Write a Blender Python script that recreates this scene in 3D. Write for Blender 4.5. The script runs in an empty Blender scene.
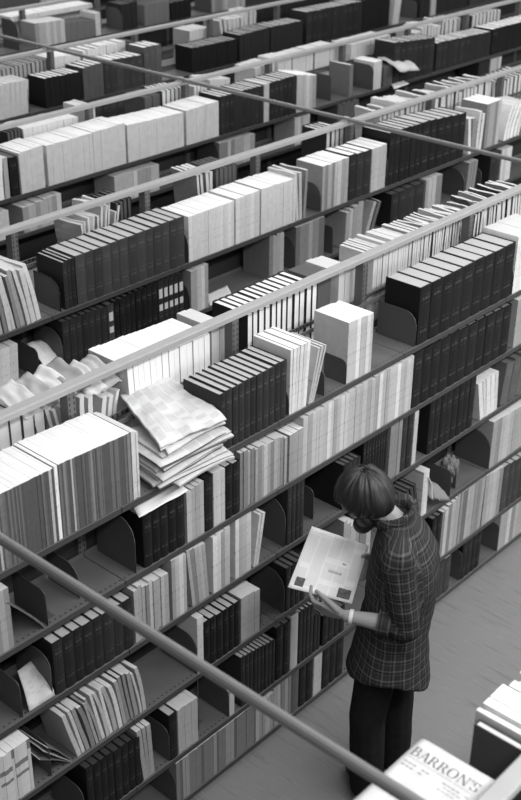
"""Library periodical stacks seen from above, a bearded man reading a newspaper in the aisle.
Units are metres. X runs along the bookcases, Y goes back from case to case, Z is up."""
import bpy, bmesh, math, random
from mathutils import Vector, Matrix, noise
random.seed(7)
SC = bpy.context.scene
COL = SC.collection
PI = math.pi
LEVELS = {1: [1.84, 1.491, 1.143, 0.758, 0.365, 0.069], 2: [1.868, 1.55, 1.2, 0.84], 3: [1.9, 1.64, 1.3], 4: [1.885, 1.58], 5: [1.95, 1.6], 6: [1.95, 1.6], 7: [1.95, 1.6], 0: [1.84]}
RUNS = [
    (1, 'F', 0, 1.86, 2.253, 0.311, 0.31, 40, 'j', 3, 'grey-spined journals before the white divider on the front top shelf', {'top': 1, 'd': 0.235, 'rag': 0.0005}),
    (1, 'F', 0, 2.257, 2.272, 0.312, 0.316, 1, 'j', 9, 'tall white journal sticking up within the long grey-spined journal run', {'top': 1, 'd': 0.235}),
    (1, 'F', 0, 2.276, 2.621, 0.314, 0.3, 40, 'j', 3, 'grey-spined journals between white divider and newspaper pile, top shelf', {'top': 1, 'd': 0.235, 'rag': 0.0005}),
    (1, 'F', 0, 2.625, 2.659, 0.304, 0.291, 3, 'j', 8, 'thin white journals standing against the newspaper pile', {'d': 0.22}),
    (1, 'F', 0, 3.112, 3.527, 0.269, 0.28, 11, 'v', 1, 'dark bound volumes beside the newspaper pile on top shelf', {'d': 0.21, 'top': 7}),
    (1, 'F', 0, 3.546, 3.659, 0.312, 0.316, 6, 'j', 8, 'white journals beside the dark volumes on the front top shelf', {'top': 1, 'lean': [0, 4]}),
    (1, 'F', 0, 3.674, 3.712, 0.265, 0.265, 3, 'j', 7, 'journals leaning over on the front top shelf', {'lean': [12, 18], 'd': 0.2}),
    (1, 'F', 0, 3.945, 4.127, 0.31, 0.3, 8, 'j', 7, 'pale journals packed square between two small bookends', {'top': 1, 'd': 0.2}),
    (1, 'F', 0, 4.499, 5.352, 0.306, 0.302, 9, 'v', 0, 'thick black encyclopaedia volumes on the front top shelf', {'top': 7, 'd': 0.21}),
    (1, 'F', 0, 5.367, 5.686, 0.323, 0.319, 8, 'j', 9, 'white journals after the black encyclopaedia volumes', {}),
    (1, 'F', 1, 1.808, 2.012, 0.27, 0.27, 8, 'j', 5, 'grey journals at the near end of the front second shelf', {}),
    (1, 'F', 1, 2.153, 2.165, 0.27, 0.27, 1, 'm', 6, 'thin pale magazine leaning into the bookend, front second shelf', {'lean': [-33, -33], 'd': 0.2}),
    (1, 'F', 1, 2.666, 2.899, 0.241, 0.251, 5, 'v', 0, 'black volumes under a loose paper below the newspaper pile', {'d': 0.21, 'top': 7}),
    (1, 'F', 1, 2.909, 3.01, 0.244, 0.261, 4, 'j', 6, 'pale journals below the newspaper pile', {}),
    (1, 'F', 1, 3.014, 3.063, 0.264, 0.26, 1, 'v', 0, 'single black volume between pale journals below the newspapers', {'top': 0}),
    (1, 'F', 1, 3.066, 3.136, 0.268, 0.262, 3, 'j', 7, 'white journals between black volumes on the second shelf', {}),
    (1, 'F', 1, 3.139, 3.23, 0.264, 0.256, 2, 'v', 0, 'black volumes below the dark volume row, second shelf', {'top': 7}),
    (1, 'F', 1, 3.236, 3.538, 0.287, 0.242, 14, 'j', 6, 'grey journals in the middle of the front second shelf', {'rag': 0.006}),
    (1, 'F', 1, 3.553, 3.646, 0.242, 0.246, 3, 'j', 6, 'mottled grey journals set forward on the second shelf', {'top': 1}),
    (1, 'F', 1, 3.647, 4.485, 0.291, 0.304, 30, 'j', 7, "white journals in the long run above the man's head", {'rag': 0.004}),
    (1, 'F', 1, 4.492, 5.386, 0.313, 0.286, 11, 'v', 0, 'black volumes below the encyclopaedia volumes, second shelf', {'top': 4, 'd': 0.2}),
    (1, 'F', 1, 5.444, 5.784, 0.29, 0.258, 8, 'j', 6, 'grey journals past the black volumes on the second shelf', {}),
    (1, 'F', 2, 1.845, 1.904, 0.25, 0.25, 2, 'j', 7, 'white magazine leaning at the near end, third shelf', {'lean': [-14, -22]}),
    (1, 'F', 2, 2.18, 2.592, 0.253, 0.242, 8, 'v', 1, 'thick dark volumes below the empty second shelf', {'top': 7, 'd': 0.2}),
    (1, 'F', 2, 2.604, 2.795, 0.263, 0.259, 9, 'j', 6, 'grey journals next to thick dark volumes, third shelf', {'rag': 0.008}),
    (1, 'F', 2, 2.812, 2.899, 0.309, 0.297, 4, 'j', 7, 'pale journals, second bunch along the third shelf', {}),
    (1, 'F', 2, 2.932, 3.034, 0.31, 0.29, 5, 'j', 6, 'slightly leaning pale journals on the third shelf', {'lean': [-6, -4]}),
    (1, 'F', 2, 3.059, 3.165, 0.294, 0.303, 4, 'j', 7, 'upright pale journals, fourth bunch along the third shelf', {}),
    (1, 'F', 2, 3.2, 3.304, 0.322, 0.317, 4, 'j', 7, 'white journals before the leaning ones, third shelf', {}),
    (1, 'F', 2, 3.318, 3.352, 0.265, 0.265, 2, 'j', 8, 'white journal leaning towards the bookend, third shelf', {'lean': [8, 10]}),
    (1, 'F', 2, 3.551, 3.668, 0.327, 0.322, 4, 'v', 1, "dark volumes just before the empty space by the man's head", {'d': 0.2}),
    (1, 'F', 2, 3.957, 4.092, 0.25, 0.25, 4, 'v', 1, "narrow volumes right behind the man's hair", {}),
    (1, 'F', 2, 4.111, 4.311, 0.321, 0.318, 9, 'v', 0, "thin black volumes behind the man's hair", {'d': 0.2, 'top': 2}),
    (1, 'F', 2, 4.326, 4.426, 0.334, 0.34, 3, 'j', 5, "grey journals above the man's collar, third shelf", {}),
    (1, 'F', 2, 4.435, 4.526, 0.339, 0.328, 2, 'v', 1, "dark volumes above the man's collar, third shelf", {}),
    (1, 'F', 2, 4.531, 4.564, 0.317, 0.316, 1, 'j', 7, "single white journal among dark volumes above the man's collar", {}),
    (1, 'F', 2, 4.669, 5.097, 0.339, 0.316, 8, 'v', 0, 'black volumes, below the black run on the third shelf', {'top': 4, 'd': 0.2}),
    (1, 'F', 2, 5.176, 5.349, 0.25, 0.25, 5, 'j', 8, 'white journals leaning on the third shelf past black volumes', {'lean': [-14, -5]}),
    (1, 'F', 2, 5.38, 5.614, 0.255, 0.255, 3, 'v', 3, 'grey volumes tilted at the far end of the third shelf', {'lean': [7, 9]}),
    (1, 'F', 3, 1.816, 2.032, 0.265, 0.263, 12, 'j', 8, 'white journals with dark spine bands, fourth shelf', {'band': 1, 'top': 1, 'rag': 0.003}),
    (1, 'F', 3, 2.258, 2.646, 0.275, 0.255, 17, 'm', 7, 'worn pale magazines leaning in a fanned run, fourth shelf', {'lean': [-12, -5], 'rag': 0.01, 'd': 0.2}),
    (1, 'F', 3, 2.217, 2.233, 0.2, 0.2, 3, 'm', 5, 'limp grey magazines sagging beside the fanned run', {'lean': [-48, -30], 'd': 0.2}),
    (1, 'F', 3, 2.954, 2.991, 0.323, 0.29, 1, 'j', 8, 'thin white book before six black volumes, fourth shelf', {}),
    (1, 'F', 3, 2.999, 3.233, 0.254, 0.248, 6, 'v', 0, 'black volumes with light page tops, fourth shelf', {'top': 7}),
    (1, 'F', 3, 3.24, 3.364, 0.255, 0.24, 3, 'j', 6, 'pale journals after six black volumes, fourth shelf', {}),
    (1, 'F', 3, 3.553, 3.695, 0.25, 0.25, 4, 'v', 1, 'dark volumes behind the corner of the newspaper being read', {}),
    (1, 'F', 3, 3.982, 4.209, 0.313, 0.141, 7, 'j', 6, "grey journals between newspaper and the man's beard", {}),
    (1, 'F', 3, 4.536, 4.655, 0.24, 0.24, 5, 'v', 2, "dark volumes leaning behind the man's shoulder", {'lean': [-24, -12]}),
    (1, 'F', 3, 4.66, 4.711, 0.28, 0.28, 2, 'j', 8, "white journals upright behind the man's shoulder, fourth shelf", {}),
    (1, 'F', 3, 5.333, 5.956, 0.31, 0.268, 14, 'j', 6, 'grey journals packed behind the large rounded bookend', {}),
    (1, 'F', 4, 2.292, 2.601, 0.296, 0.274, 8, 'v', 0, 'black volumes under the fanned magazines, fifth shelf', {'top': 1}),
    (1, 'F', 4, 2.605, 2.672, 0.307, 0.297, 3, 'j', 6, 'pale magazines curling beside black volumes, fifth shelf', {'lean': [-6, -2]}),
    (1, 'F', 4, 2.77, 2.816, 0.266, 0.261, 1, 'v', 0, 'single black volume beside pale journals, fifth shelf', {'top': 7}),
    (1, 'F', 4, 2.821, 2.947, 0.26, 0.259, 6, 'j', 7, 'pale journals next to a single black volume, fifth shelf', {}),
    (1, 'F', 4, 3.158, 3.191, 0.158, 0.14, 1, 'j', 8, 'thin white journal at a bookend, fifth shelf', {}),
    (1, 'F', 4, 3.239, 3.485, 0.3, 0.263, 9, 'v', 1, 'black volumes with white page tops, fifth shelf', {'top': 7}),
    (1, 'F', 4, 3.491, 3.594, 0.326, 0.316, 2, 'v', 0, 'black volumes beside a pale one, fifth shelf', {}),
    (1, 'F', 4, 3.598, 3.654, 0.334, 0.321, 1, 'v', 6, 'pale grey volume between black ones, fifth shelf', {}),
    (1, 'F', 4, 3.66, 3.773, 0.324, 0.317, 4, 'v', 1, 'dark volumes with light tops below the reading hand', {'top': 7}),
    (1, 'F', 4, 3.781, 3.829, 0.235, 0.223, 2, 'v', 1, 'dark volumes below the wristwatch, fifth shelf', {}),
    (1, 'F', 4, 3.847, 4.029, 0.193, 0.163, 4, 'v', 0, "black volumes beside the man's forearm, fifth shelf", {}),
    (1, 'F', 4, 4.796, 4.883, 0.308, 0.303, 2, 'v', 0, "black volumes beside the man's back, fifth shelf", {}),
    (1, 'F', 4, 4.888, 5.059, 0.306, 0.358, 6, 'j', 6, "pale journals beside the man's back, fifth shelf", {}),
    (1, 'F', 4, 5.065, 5.307, 0.35, 0.356, 7, 'j', 5, 'grey journals in the middle of the fifth shelf', {'lean': [0, 2]}),
    (1, 'F', 4, 5.319, 5.512, 0.351, 0.326, 5, 'j', 6, 'pale journals before the dark ones, far fifth shelf', {}),
    (1, 'F', 4, 5.522, 6.051, 0.319, 0.263, 8, 'v', 2, 'dark grey volumes at the far end, fifth shelf', {'top': 7}),
    (1, 'F', 5, 2.803, 3.335, 0.247, 0.254, 26, 'j', 5, 'grey journals in the long bottom shelf run', {'rag': 0.003}),
    (1, 'F', 5, 3.345, 3.478, 0.216, 0.237, 6, 'j', 6, 'light journals beyond the long bottom shelf run', {}),
    (1, 'F', 5, 3.488, 3.609, 0.274, 0.271, 5, 'j', 6, 'pale journals by the tie bar, bottom shelf', {'lean': [-3, 0]}),
    (1, 'F', 5, 3.615, 3.673, 0.281, 0.289, 1, 'v', 3, 'grey volume beside pale journals, bottom shelf', {}),
    (1, 'F', 5, 3.677, 3.78, 0.314, 0.3, 2, 'v', 0, 'black volumes below the hand, bottom shelf', {}),
    (1, 'F', 5, 3.786, 3.853, 0.303, 0.284, 2, 'j', 7, 'white journals between black volumes, bottom shelf', {}),
    (1, 'F', 5, 3.86, 4.035, 0.32, 0.283, 3, 'v', 0, "large black volumes beside the man's legs, bottom shelf", {}),
    (1, 'F', 5, 4.899, 5.031, 0.245, 0.245, 2, 'v', 2, 'dark volumes with white tops behind the man, bottom shelf', {'top': 9}),
    (1, 'F', 5, 5.148, 5.351, 0.286, 0.254, 4, 'v', 0, 'black volumes with white page tops, bottom shelf', {'top': 9}),
    (1, 'F', 5, 5.551, 6.125, 0.336, 0.249, 13, 'j', 6, 'pale journals at the far end, bottom shelf', {}),
    (1, 'B', 0, 2.171, 2.502, 0.348, 0.327, 6, 'v', 2, 'hardbacks showing pale page edges behind the long journal run', {'pages': 8, 'd': 0.2}),
    (1, 'B', 0, 2.514, 2.596, 0.32, 0.332, 2, 'm', 7, 'folders leaning behind the rail', {'lean': [-20, -12], 'd': 0.2}),
    (1, 'B', 0, 2.599, 2.839, 0.295, 0.304, 8, 'm', 8, 'limp magazines piled leaning behind the newspaper pile', {'lean': [-30, -6], 'bend': 0.05, 'rag': 0.02, 'd': 0.22}),
    (1, 'B', 0, 2.914, 3.376, 0.37, 0.349, 14, 'j', 8, 'white journals behind the rail on the rear top shelf', {'top': 1, 'd': 0.235, 'lean': [-3, 0]}),
    (1, 'B', 0, 3.407, 3.494, 0.363, 0.357, 2, 'j', 7, 'pale journals beside an upright, rear top shelf', {}),
    (1, 'B', 0, 3.628, 4.119, 0.349, 0.355, 12, 'v', 1, 'white-paged volumes in dark covers behind the rail', {'pages': 9, 'd': 0.22}),
    (1, 'B', 0, 4.289, 4.412, 0.355, 0.344, 3, 'j', 8, 'pale journals by the upright, rear top shelf', {}),
    (1, 'B', 0, 4.553, 4.784, 0.37, 0.37, 10, 'j', 6, 'worn pale journals behind the encyclopaedia volumes', {'rag': 0.01}),
    (1, 'B', 0, 4.787, 5.004, 0.37, 0.37, 10, 'j', 5, 'journals behind the tall black encyclopaedia volumes', {'rag': 0.006}),
    (1, 'B', 0, 5.014, 5.305, 0.37, 0.367, 13, 'm', 5, 'thin worn magazines in the middle of the rear top shelf', {'rag': 0.012, 'lean': [-4, 0]}),
    (1, 'B', 0, 5.319, 5.702, 0.357, 0.366, 16, 'm', 4, 'crumpled thin magazines on the far rear top shelf', {'rag': 0.015, 'lean': [-6, 4]}),
    (1, 'B', 0, 5.714, 6.023, 0.37, 0.361, 11, 'm', 3, 'dark thin magazines ending the rear top shelf', {'rag': 0.012}),
    (0, 'B', 0, 2.235, 2.262, 0.255, 0.262, 1, 'v', 2, 'dark-covered volume leading the journals beside the lettered newspaper', {'top': 8}),
    (0, 'B', 0, 2.268, 2.3, 0.262, 0.27, 2, 'j', 7, 'worn journals behind the dark cover beside the lettered newspaper', {'rag': 0.008}),
    (0, 'B', 0, 2.303, 2.4, 0.275, 0.283, 3, 'j', 8, 'thick white journals beside the lettered newspaper', {'top': 1}),
    (0, 'B', 0, 2.41, 2.5, 0.27, 0.28, 3, 'j', 8, 'white journals in the second bunch past the lettered newspaper', {'top': 1, 'rag': 0.008}),
    (0, 'B', 0, 2.51, 2.75, 0.285, 0.29, 8, 'j', 7, 'pale journals at the picture edge past the lettered newspaper', {'rag': 0.008}),
    (2, 'F', 0, 3.024, 3.416, 0.315, 0.315, 13, 'm', 7, 'floppy magazines sagging over the second bookcase top shelf', {'lean': [-5, -9], 'bend': 0.012, 'rag': 0.012, 'd': 0.24}),
    (2, 'F', 0, 3.564, 3.643, 0.258, 0.262, 3, 'v', 1, 'thin dark volumes beginning the second bookcase top run', {'top': 7}),
    (2, 'F', 0, 3.648, 4.423, 0.264, 0.281, 13, 'v', 2, 'dark grey volumes in the second bookcase top run', {'top': 7, 'd': 0.22}),
    (2, 'F', 0, 4.454, 4.82, 0.266, 0.267, 12, 'j', 8, 'white journals in the first bunch, second bookcase top shelf', {'top': 1}),
    (2, 'F', 0, 4.833, 5.037, 0.272, 0.278, 5, 'j', 8, 'white journals in the second bunch, second bookcase top shelf', {'top': 1}),
    (2, 'F', 0, 5.051, 5.362, 0.28, 0.272, 11, 'j', 8, 'white journals in the third bunch, second bookcase top shelf', {'top': 1}),
    (2, 'F', 0, 5.371, 5.464, 0.301, 0.303, 3, 'm', 6, 'thin magazines after the white journals, second bookcase top shelf', {'lean': [-4, 2]}),
    (2, 'F', 0, 5.612, 5.868, 0.285, 0.288, 8, 'j', 6, 'pale grey journals, second bookcase top shelf', {'top': 1}),
    (2, 'F', 0, 5.875, 6.1, 0.297, 0.284, 3, 'v', 1, 'dark volumes between pale journals, second bookcase top shelf', {'top': 9}),
    (2, 'F', 0, 6.108, 6.264, 0.287, 0.289, 4, 'j', 7, 'pale journals after dark volumes, second bookcase top shelf', {'top': 1}),
    (2, 'F', 0, 6.288, 6.653, 0.352, 0.348, 6, 'v', 0, 'tall black volumes, second bookcase top shelf', {'top': 7, 'd': 0.23}),
    (2, 'F', 0, 6.658, 7.182, 0.352, 0.312, 6, 'v', 0, 'black volumes beyond the tall ones, second bookcase top shelf', {'top': 7, 'd': 0.23}),
    (2, 'F', 0, 7.245, 7.425, 0.27, 0.27, 4, 'm', 7, 'torn magazines leaning beside black volumes, second bookcase', {'lean': [-6, 4], 'rag': 0.02}),
    (2, 'F', 0, 7.442, 7.632, 0.319, 0.325, 5, 'j', 6, 'thick pale journals on the far top shelf, second bookcase', {'top': 1}),
    (2, 'F', 0, 7.706, 7.927, 0.27, 0.27, 5, 'm', 8, 'drooping white magazines on the far top shelf, second bookcase', {'lean': [2, 12], 'bend': 0.06}),
    (2, 'F', 1, 3.033, 3.231, 0.24, 0.24, 5, 'j', 8, 'white journals on the second bookcase second shelf', {'lean': [3, 4]}),
    (2, 'F', 1, 3.533, 3.836, 0.258, 0.25, 7, 'v', 1, 'dark volumes before the labelled one, second bookcase second shelf', {'top': 2}),
    (2, 'F', 1, 3.84, 3.886, 0.253, 0.253, 1, 'v', 2, 'dark volume with white spine labels, second bookcase second shelf', {'lab': 1}),
    (2, 'F', 1, 3.889, 4.205, 0.255, 0.28, 8, 'v', 0, 'black volumes in the middle, second bookcase second shelf', {'top': 2}),
    (2, 'F', 1, 4.209, 4.406, 0.276, 0.272, 5, 'v', 1, 'white-labelled dark volumes, second bookcase second shelf', {'lab': 1, 'top': 2}),
    (2, 'F', 1, 4.463, 4.604, 0.258, 0.266, 5, 'j', 7, 'white journals beside empty shelf, second bookcase second shelf', {}),
    (2, 'F', 1, 5.136, 5.269, 0.282, 0.274, 4, 'j', 6, 'curling pale journals, second bookcase second shelf', {'rag': 0.01}),
    (2, 'F', 1, 5.374, 5.649, 0.275, 0.277, 9, 'j', 5, 'grey journals, second bookcase second shelf', {}),
    (2, 'F', 1, 5.861, 6.032, 0.232, 0.281, 4, 'j', 6, 'pale folders in dark covers, second bookcase second shelf', {'lean': [2, 3]}),
    (2, 'F', 1, 6.069, 6.155, 0.25, 0.25, 2, 'm', 6, 'pale folders leaning on the second bookcase second shelf', {'lean': [14, 20]}),
    (2, 'F', 1, 6.354, 6.724, 0.24, 0.24, 4, 'v', 1, 'dark volumes under the tall black run, second bookcase', {}),
    (2, 'F', 1, 6.748, 6.942, 0.25, 0.25, 5, 'j', 6, 'pale journals beside a round bookend, second bookcase', {}),
    (2, 'F', 1, 7.258, 7.362, 0.25, 0.25, 3, 'j', 5, 'grey journals past the round black bookend, second bookcase', {'lean': [3, 6]}),
    (2, 'F', 1, 7.562, 7.698, 0.25, 0.25, 2, 'v', 1, 'dark volumes toward the far end, second bookcase second shelf', {}),
    (2, 'F', 1, 7.712, 7.851, 0.25, 0.25, 4, 'j', 7, 'white journals toward the far end, second bookcase second shelf', {}),
    (3, 'F', 1, 4.146, 4.368, 0.18, 0.181, 5, 'j', 8, 'white journals seen behind the second rail, third bookcase second shelf', {'top': 1}),
    (3, 'F', 1, 4.478, 4.794, 0.167, 0.189, 9, 'j', 7, 'white journals beside an upright of the second bookcase', {'top': 1, 'rag': 0.004}),
    (2, 'B', 0, 4.007, 4.216, 0.3, 0.318, 10, 'm', 8, 'limp white magazines spilling behind the dark grey volumes', {'lean': [-26, -4], 'bend': 0.05, 'rag': 0.02}),
    (2, 'B', 0, 4.225, 4.342, 0.319, 0.33, 4, 'v', 1, 'dark volumes behind the second rail', {}),
    (2, 'B', 0, 4.89, 5.006, 0.34, 0.328, 4, 'm', 7, 'pale magazines behind white journals, second bookcase rear', {'lean': [-10, -4]}),
    (2, 'B', 0, 5.017, 5.202, 0.333, 0.322, 5, 'v', 3, 'grey volumes behind white journals, second bookcase rear', {}),
    (2, 'B', 0, 6.054, 6.237, 0.346, 0.337, 4, 'v', 1, 'dark volumes with white page edges, second bookcase rear', {'pages': 8}),
    (2, 'B', 0, 6.635, 7.102, 0.37, 0.37, 10, 'm', 7, 'crumpled papers and magazines behind the tall black volumes', {'rag': 0.02, 'lean': [-8, 0]}),
    (2, 'B', 0, 7.134, 7.613, 0.37, 0.342, 10, 'm', 5, 'worn magazines behind the black volumes, second bookcase rear', {'rag': 0.02, 'lean': [-5, 5]}),
    (2, 'B', 0, 7.645, 8.088, 0.346, 0.342, 9, 'm', 6, 'thin pale magazines behind leaning ones, second bookcase rear', {'rag': 0.015}),
    (2, 'B', 0, 8.132, 8.566, 0.297, 0.319, 8, 'v', 2, 'hardbacks with pale pages, second bookcase far rear', {'pages': 8}),
    (3, 'F', 0, 4.264, 4.402, 0.283, 0.26, 3, 'm', 8, 'white folders at the near end of the third bookcase', {}),
    (3, 'F', 0, 4.408, 4.475, 0.248, 0.252, 1, 'v', 0, 'black volume before the long white run, third bookcase', {}),
    (3, 'F', 0, 4.484, 4.676, 0.263, 0.276, 8, 'j', 8, 'white journals in the first bunch, third bookcase top shelf', {'top': 1, 'd': 0.24}),
    (3, 'F', 0, 4.703, 5.089, 0.264, 0.268, 16, 'j', 8, 'white journals in the second bunch, third bookcase top shelf', {'top': 1, 'd': 0.24}),
    (3, 'F', 0, 5.093, 5.375, 0.271, 0.277, 9, 'j', 8, 'white journals in the third bunch, third bookcase top shelf', {'top': 1, 'd': 0.24}),
    (3, 'F', 0, 5.394, 5.926, 0.256, 0.242, 19, 'j', 8, 'white journals in the fourth bunch, third bookcase top shelf', {'top': 1, 'd': 0.24}),
    (3, 'F', 0, 5.953, 6.282, 0.247, 0.255, 12, 'j', 8, 'white journals in the fifth bunch, third bookcase top shelf', {'top': 1, 'd': 0.24}),
    (3, 'F', 0, 6.301, 6.769, 0.279, 0.282, 10, 'v', 1, 'dark volumes after the long white run, third bookcase', {'top': 8, 'd': 0.22}),
    (3, 'F', 0, 6.775, 6.831, 0.285, 0.286, 2, 'j', 7, 'white journal amid dark volumes, third bookcase', {}),
    (3, 'F', 0, 6.837, 7.149, 0.285, 0.291, 6, 'v', 1, 'dark volumes ending the run, third bookcase top shelf', {'top': 8}),
    (3, 'F', 0, 7.155, 7.386, 0.294, 0.251, 6, 'j', 7, 'pale journals before the empty shelf, third bookcase', {'top': 1}),
    (3, 'F', 0, 8.129, 8.231, 0.226, 0.23, 3, 'j', 8, 'upright white journal beside the broad bookend, third bookcase', {'top': 1}),
    (3, 'F', 0, 8.403, 8.991, 0.346, 0.3, 7, 'v', 1, 'tall dark volumes beside the draped paper, third bookcase', {'top': 7}),
    (3, 'F', 0, 9.028, 9.898, 0.247, 0.221, 10, 'v', 1, 'dark grey volumes on the far top shelf, third bookcase', {'top': 8}),
    (3, 'F', 0, 9.913, 10.938, 0.235, 0.225, 11, 'v', 0, 'black volumes at the far end, third bookcase top shelf', {'top': 9}),
    (3, 'F', 1, 5.259, 5.676, 0.19, 0.183, 10, 'j', 7, 'pale journals under the long white run, third bookcase', {}),
    (3, 'F', 1, 6.287, 6.676, 0.202, 0.196, 9, 'j', 6, 'pale journals past the round bookend, third bookcase second shelf', {}),
    (3, 'F', 0, 7.808, 7.854, 0.255, 0.257, 1, 'v', 4, 'thin grey hardback standing alone on the empty shelf, third bookcase', {'top': 9}),
    (3, 'F', 0, 8.27, 8.396, 0.165, 0.165, 2, 'v', 3, 'dark grey volumes slumped under the draped magazine, third bookcase', {}),
    (3, 'F', 1, 7.136, 7.319, 0.22, 0.22, 5, 'j', 7, 'white journals on the dark second shelf, third bookcase', {}),
    (3, 'F', 1, 7.674, 7.951, 0.22, 0.22, 4, 'v', 3, 'grey volumes on the dark second shelf, third bookcase', {'top': 9}),
    (3, 'F', 1, 9.737, 9.924, 0.22, 0.22, 2, 'v', 1, 'dark volume on the far second shelf, third bookcase', {}),
    (3, 'F', 1, 9.932, 10.114, 0.22, 0.22, 5, 'j', 7, 'pale journals on the far second shelf, third bookcase', {}),
    (3, 'B', 0, 4.654, 4.773, 0.292, 0.301, 4, 'v', 1, 'dark volumes behind the third rail', {}),
    (3, 'B', 0, 4.786, 5.249, 0.29, 0.282, 11, 'j', 8, 'white journals behind the long white run, third bookcase rear', {'top': 1}),
    (3, 'B', 0, 5.304, 5.405, 0.331, 0.329, 3, 'j', 7, 'pale journals beside the rail, third bookcase rear', {}),
    (3, 'B', 0, 5.867, 6.028, 0.296, 0.298, 2, 'v', 3, 'grey volumes behind white journals, third bookcase rear', {}),
    (3, 'B', 0, 6.041, 6.258, 0.309, 0.306, 5, 'v', 2, 'black-covered books with white pages, third bookcase rear', {'pages': 9}),
    (3, 'B', 0, 6.369, 6.508, 0.286, 0.29, 4, 'v', 7, 'black-covered books beyond the upright, third bookcase rear', {'pages': 9}),
    (3, 'B', 0, 6.535, 6.754, 0.304, 0.281, 5, 'j', 8, 'white journals by the tie bar, third bookcase rear', {}),
    (3, 'B', 0, 7.038, 7.264, 0.303, 0.315, 6, 'j', 8, 'white journals behind dark volumes, third bookcase rear', {}),
    (3, 'B', 0, 7.308, 7.475, 0.327, 0.327, 4, 'j', 8, 'pale journals after an upright, third bookcase rear', {}),
    (3, 'B', 0, 7.488, 7.741, 0.317, 0.323, 6, 'j', 8, 'white journals behind the empty shelf, third bookcase rear', {}),
    (3, 'B', 0, 7.757, 8.09, 0.325, 0.324, 8, 'j', 7, 'pale journals before the far upright, third bookcase rear', {}),
    (3, 'B', 0, 8.239, 8.789, 0.301, 0.302, 13, 'j', 8, 'white journals beyond the far upright, third bookcase rear', {}),
    (3, 'B', 0, 9.163, 9.594, 0.291, 0.292, 9, 'm', 8, 'crumpled white papers standing, third bookcase rear', {'rag': 0.015, 'lean': [-8, 0]}),
    (3, 'B', 0, 9.62, 9.891, 0.303, 0.3, 4, 'v', 2, 'dark books with white pages, third bookcase far rear', {'pages': 8}),
    (3, 'B', 0, 10.069, 10.574, 0.294, 0.282, 8, 'v', 2, 'slim books with pale pages, third bookcase far rear', {'pages': 8}),
    (4, 'F', 0, 5.403, 5.744, 0.258, 0.258, 8, 'j', 8, 'white journals at the near end of the fourth bookcase', {'lean': [0, 6]}),
    (4, 'F', 0, 5.925, 6.293, 0.233, 0.229, 7, 'v', 0, 'black volumes, fourth bookcase top shelf', {'top': 9, 'd': 0.22}),
    (4, 'F', 0, 6.313, 6.526, 0.251, 0.26, 4, 'v', 3, 'grey volumes, fourth bookcase top shelf', {'top': 9}),
    (4, 'F', 0, 6.535, 6.968, 0.268, 0.253, 6, 'v', 2, 'dark grey volumes past the grey ones, fourth bookcase', {'top': 9}),
    (4, 'F', 0, 6.98, 7.176, 0.309, 0.31, 3, 'v', 3, 'tall grey volumes, fourth bookcase top shelf', {'top': 9}),
    (4, 'F', 0, 7.544, 8.117, 0.217, 0.21, 9, 'v', 0, 'black volumes in the middle, fourth bookcase top shelf', {'top': 6}),
    (4, 'F', 0, 8.15, 8.553, 0.239, 0.247, 8, 'v', 1, 'dark volumes beyond the middle, fourth bookcase top shelf', {'top': 7}),
    (4, 'F', 0, 8.573, 9.027, 0.248, 0.244, 6, 'v', 1, 'low dark volumes before the tall ones, fourth bookcase', {'top': 7}),
    (4, 'F', 0, 9.079, 9.936, 0.31, 0.304, 11, 'v', 1, 'tall dark volumes, fourth bookcase top shelf', {'top': 7}),
    (4, 'F', 0, 9.943, 10.392, 0.315, 0.307, 6, 'v', 0, 'black volumes beyond the tall ones, fourth bookcase', {'top': 6}),
    (4, 'F', 0, 10.452, 10.556, 0.26, 0.26, 3, 'j', 8, 'white journals leaning, fourth bookcase far top shelf', {'lean': [5, 8]}),
    (4, 'F', 0, 10.927, 11.11, 0.27, 0.27, 3, 'v', 1, 'dark volumes past the grey bookend, fourth bookcase', {}),
    (4, 'F', 0, 11.128, 11.221, 0.28, 0.28, 3, 'j', 7, 'white journal among dark volumes, fourth bookcase far end', {}),
    (4, 'F', 0, 11.239, 11.834, 0.27, 0.27, 8, 'v', 1, 'dark volumes at the far end, fourth bookcase top shelf', {}),
    (4, 'F', 0, 11.874, 12.939, 0.27, 0.27, 13, 'v', 2, 'grey volumes ending the fourth bookcase top shelf', {}),
    (4, 'B', 0, 5.654, 6.226, 0.272, 0.286, 14, 'v', 2, 'slim books with pale pages, fourth bookcase rear', {'pages': 7}),
    (4, 'B', 0, 6.242, 6.573, 0.289, 0.271, 8, 'j', 8, 'pale journals by the tie bar, fourth bookcase rear', {'top': 1}),
    (4, 'B', 0, 6.597, 7.071, 0.297, 0.291, 11, 'j', 7, 'white journals in a thin row, fourth bookcase rear', {'top': 1, 'rag': 0.008}),
    (4, 'B', 0, 7.133, 7.236, 0.246, 0.272, 2, 'v', 3, 'grey volumes in the middle, fourth bookcase rear', {}),
    (4, 'B', 0, 7.848, 8.099, 0.268, 0.265, 6, 'j', 6, 'grey journals before an upright, fourth bookcase rear', {}),
    (4, 'B', 0, 8.271, 8.716, 0.296, 0.315, 9, 'm', 8, 'crumpled white magazines, fourth bookcase rear', {'rag': 0.02, 'lean': [-14, 0]}),
    (5, 'F', 0, 7.052, 7.398, 0.215, 0.204, 8, 'j', 7, 'pale journals, fifth bookcase top shelf', {}),
    (5, 'F', 0, 7.408, 7.763, 0.18, 0.149, 5, 'v', 4, 'grey volumes, fifth bookcase top shelf', {}),
    (5, 'F', 0, 7.773, 7.836, 0.206, 0.209, 2, 'j', 8, 'white journals beside an oval mark, fifth bookcase', {}),
    (5, 'F', 0, 8.117, 8.316, 0.242, 0.251, 3, 'v', 1, 'black books with white labels, fifth bookcase', {'lab': 1}),
    (5, 'F', 0, 8.414, 8.75, 0.203, 0.208, 5, 'v', 4, 'grey volumes in the middle, fifth bookcase', {}),
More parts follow.
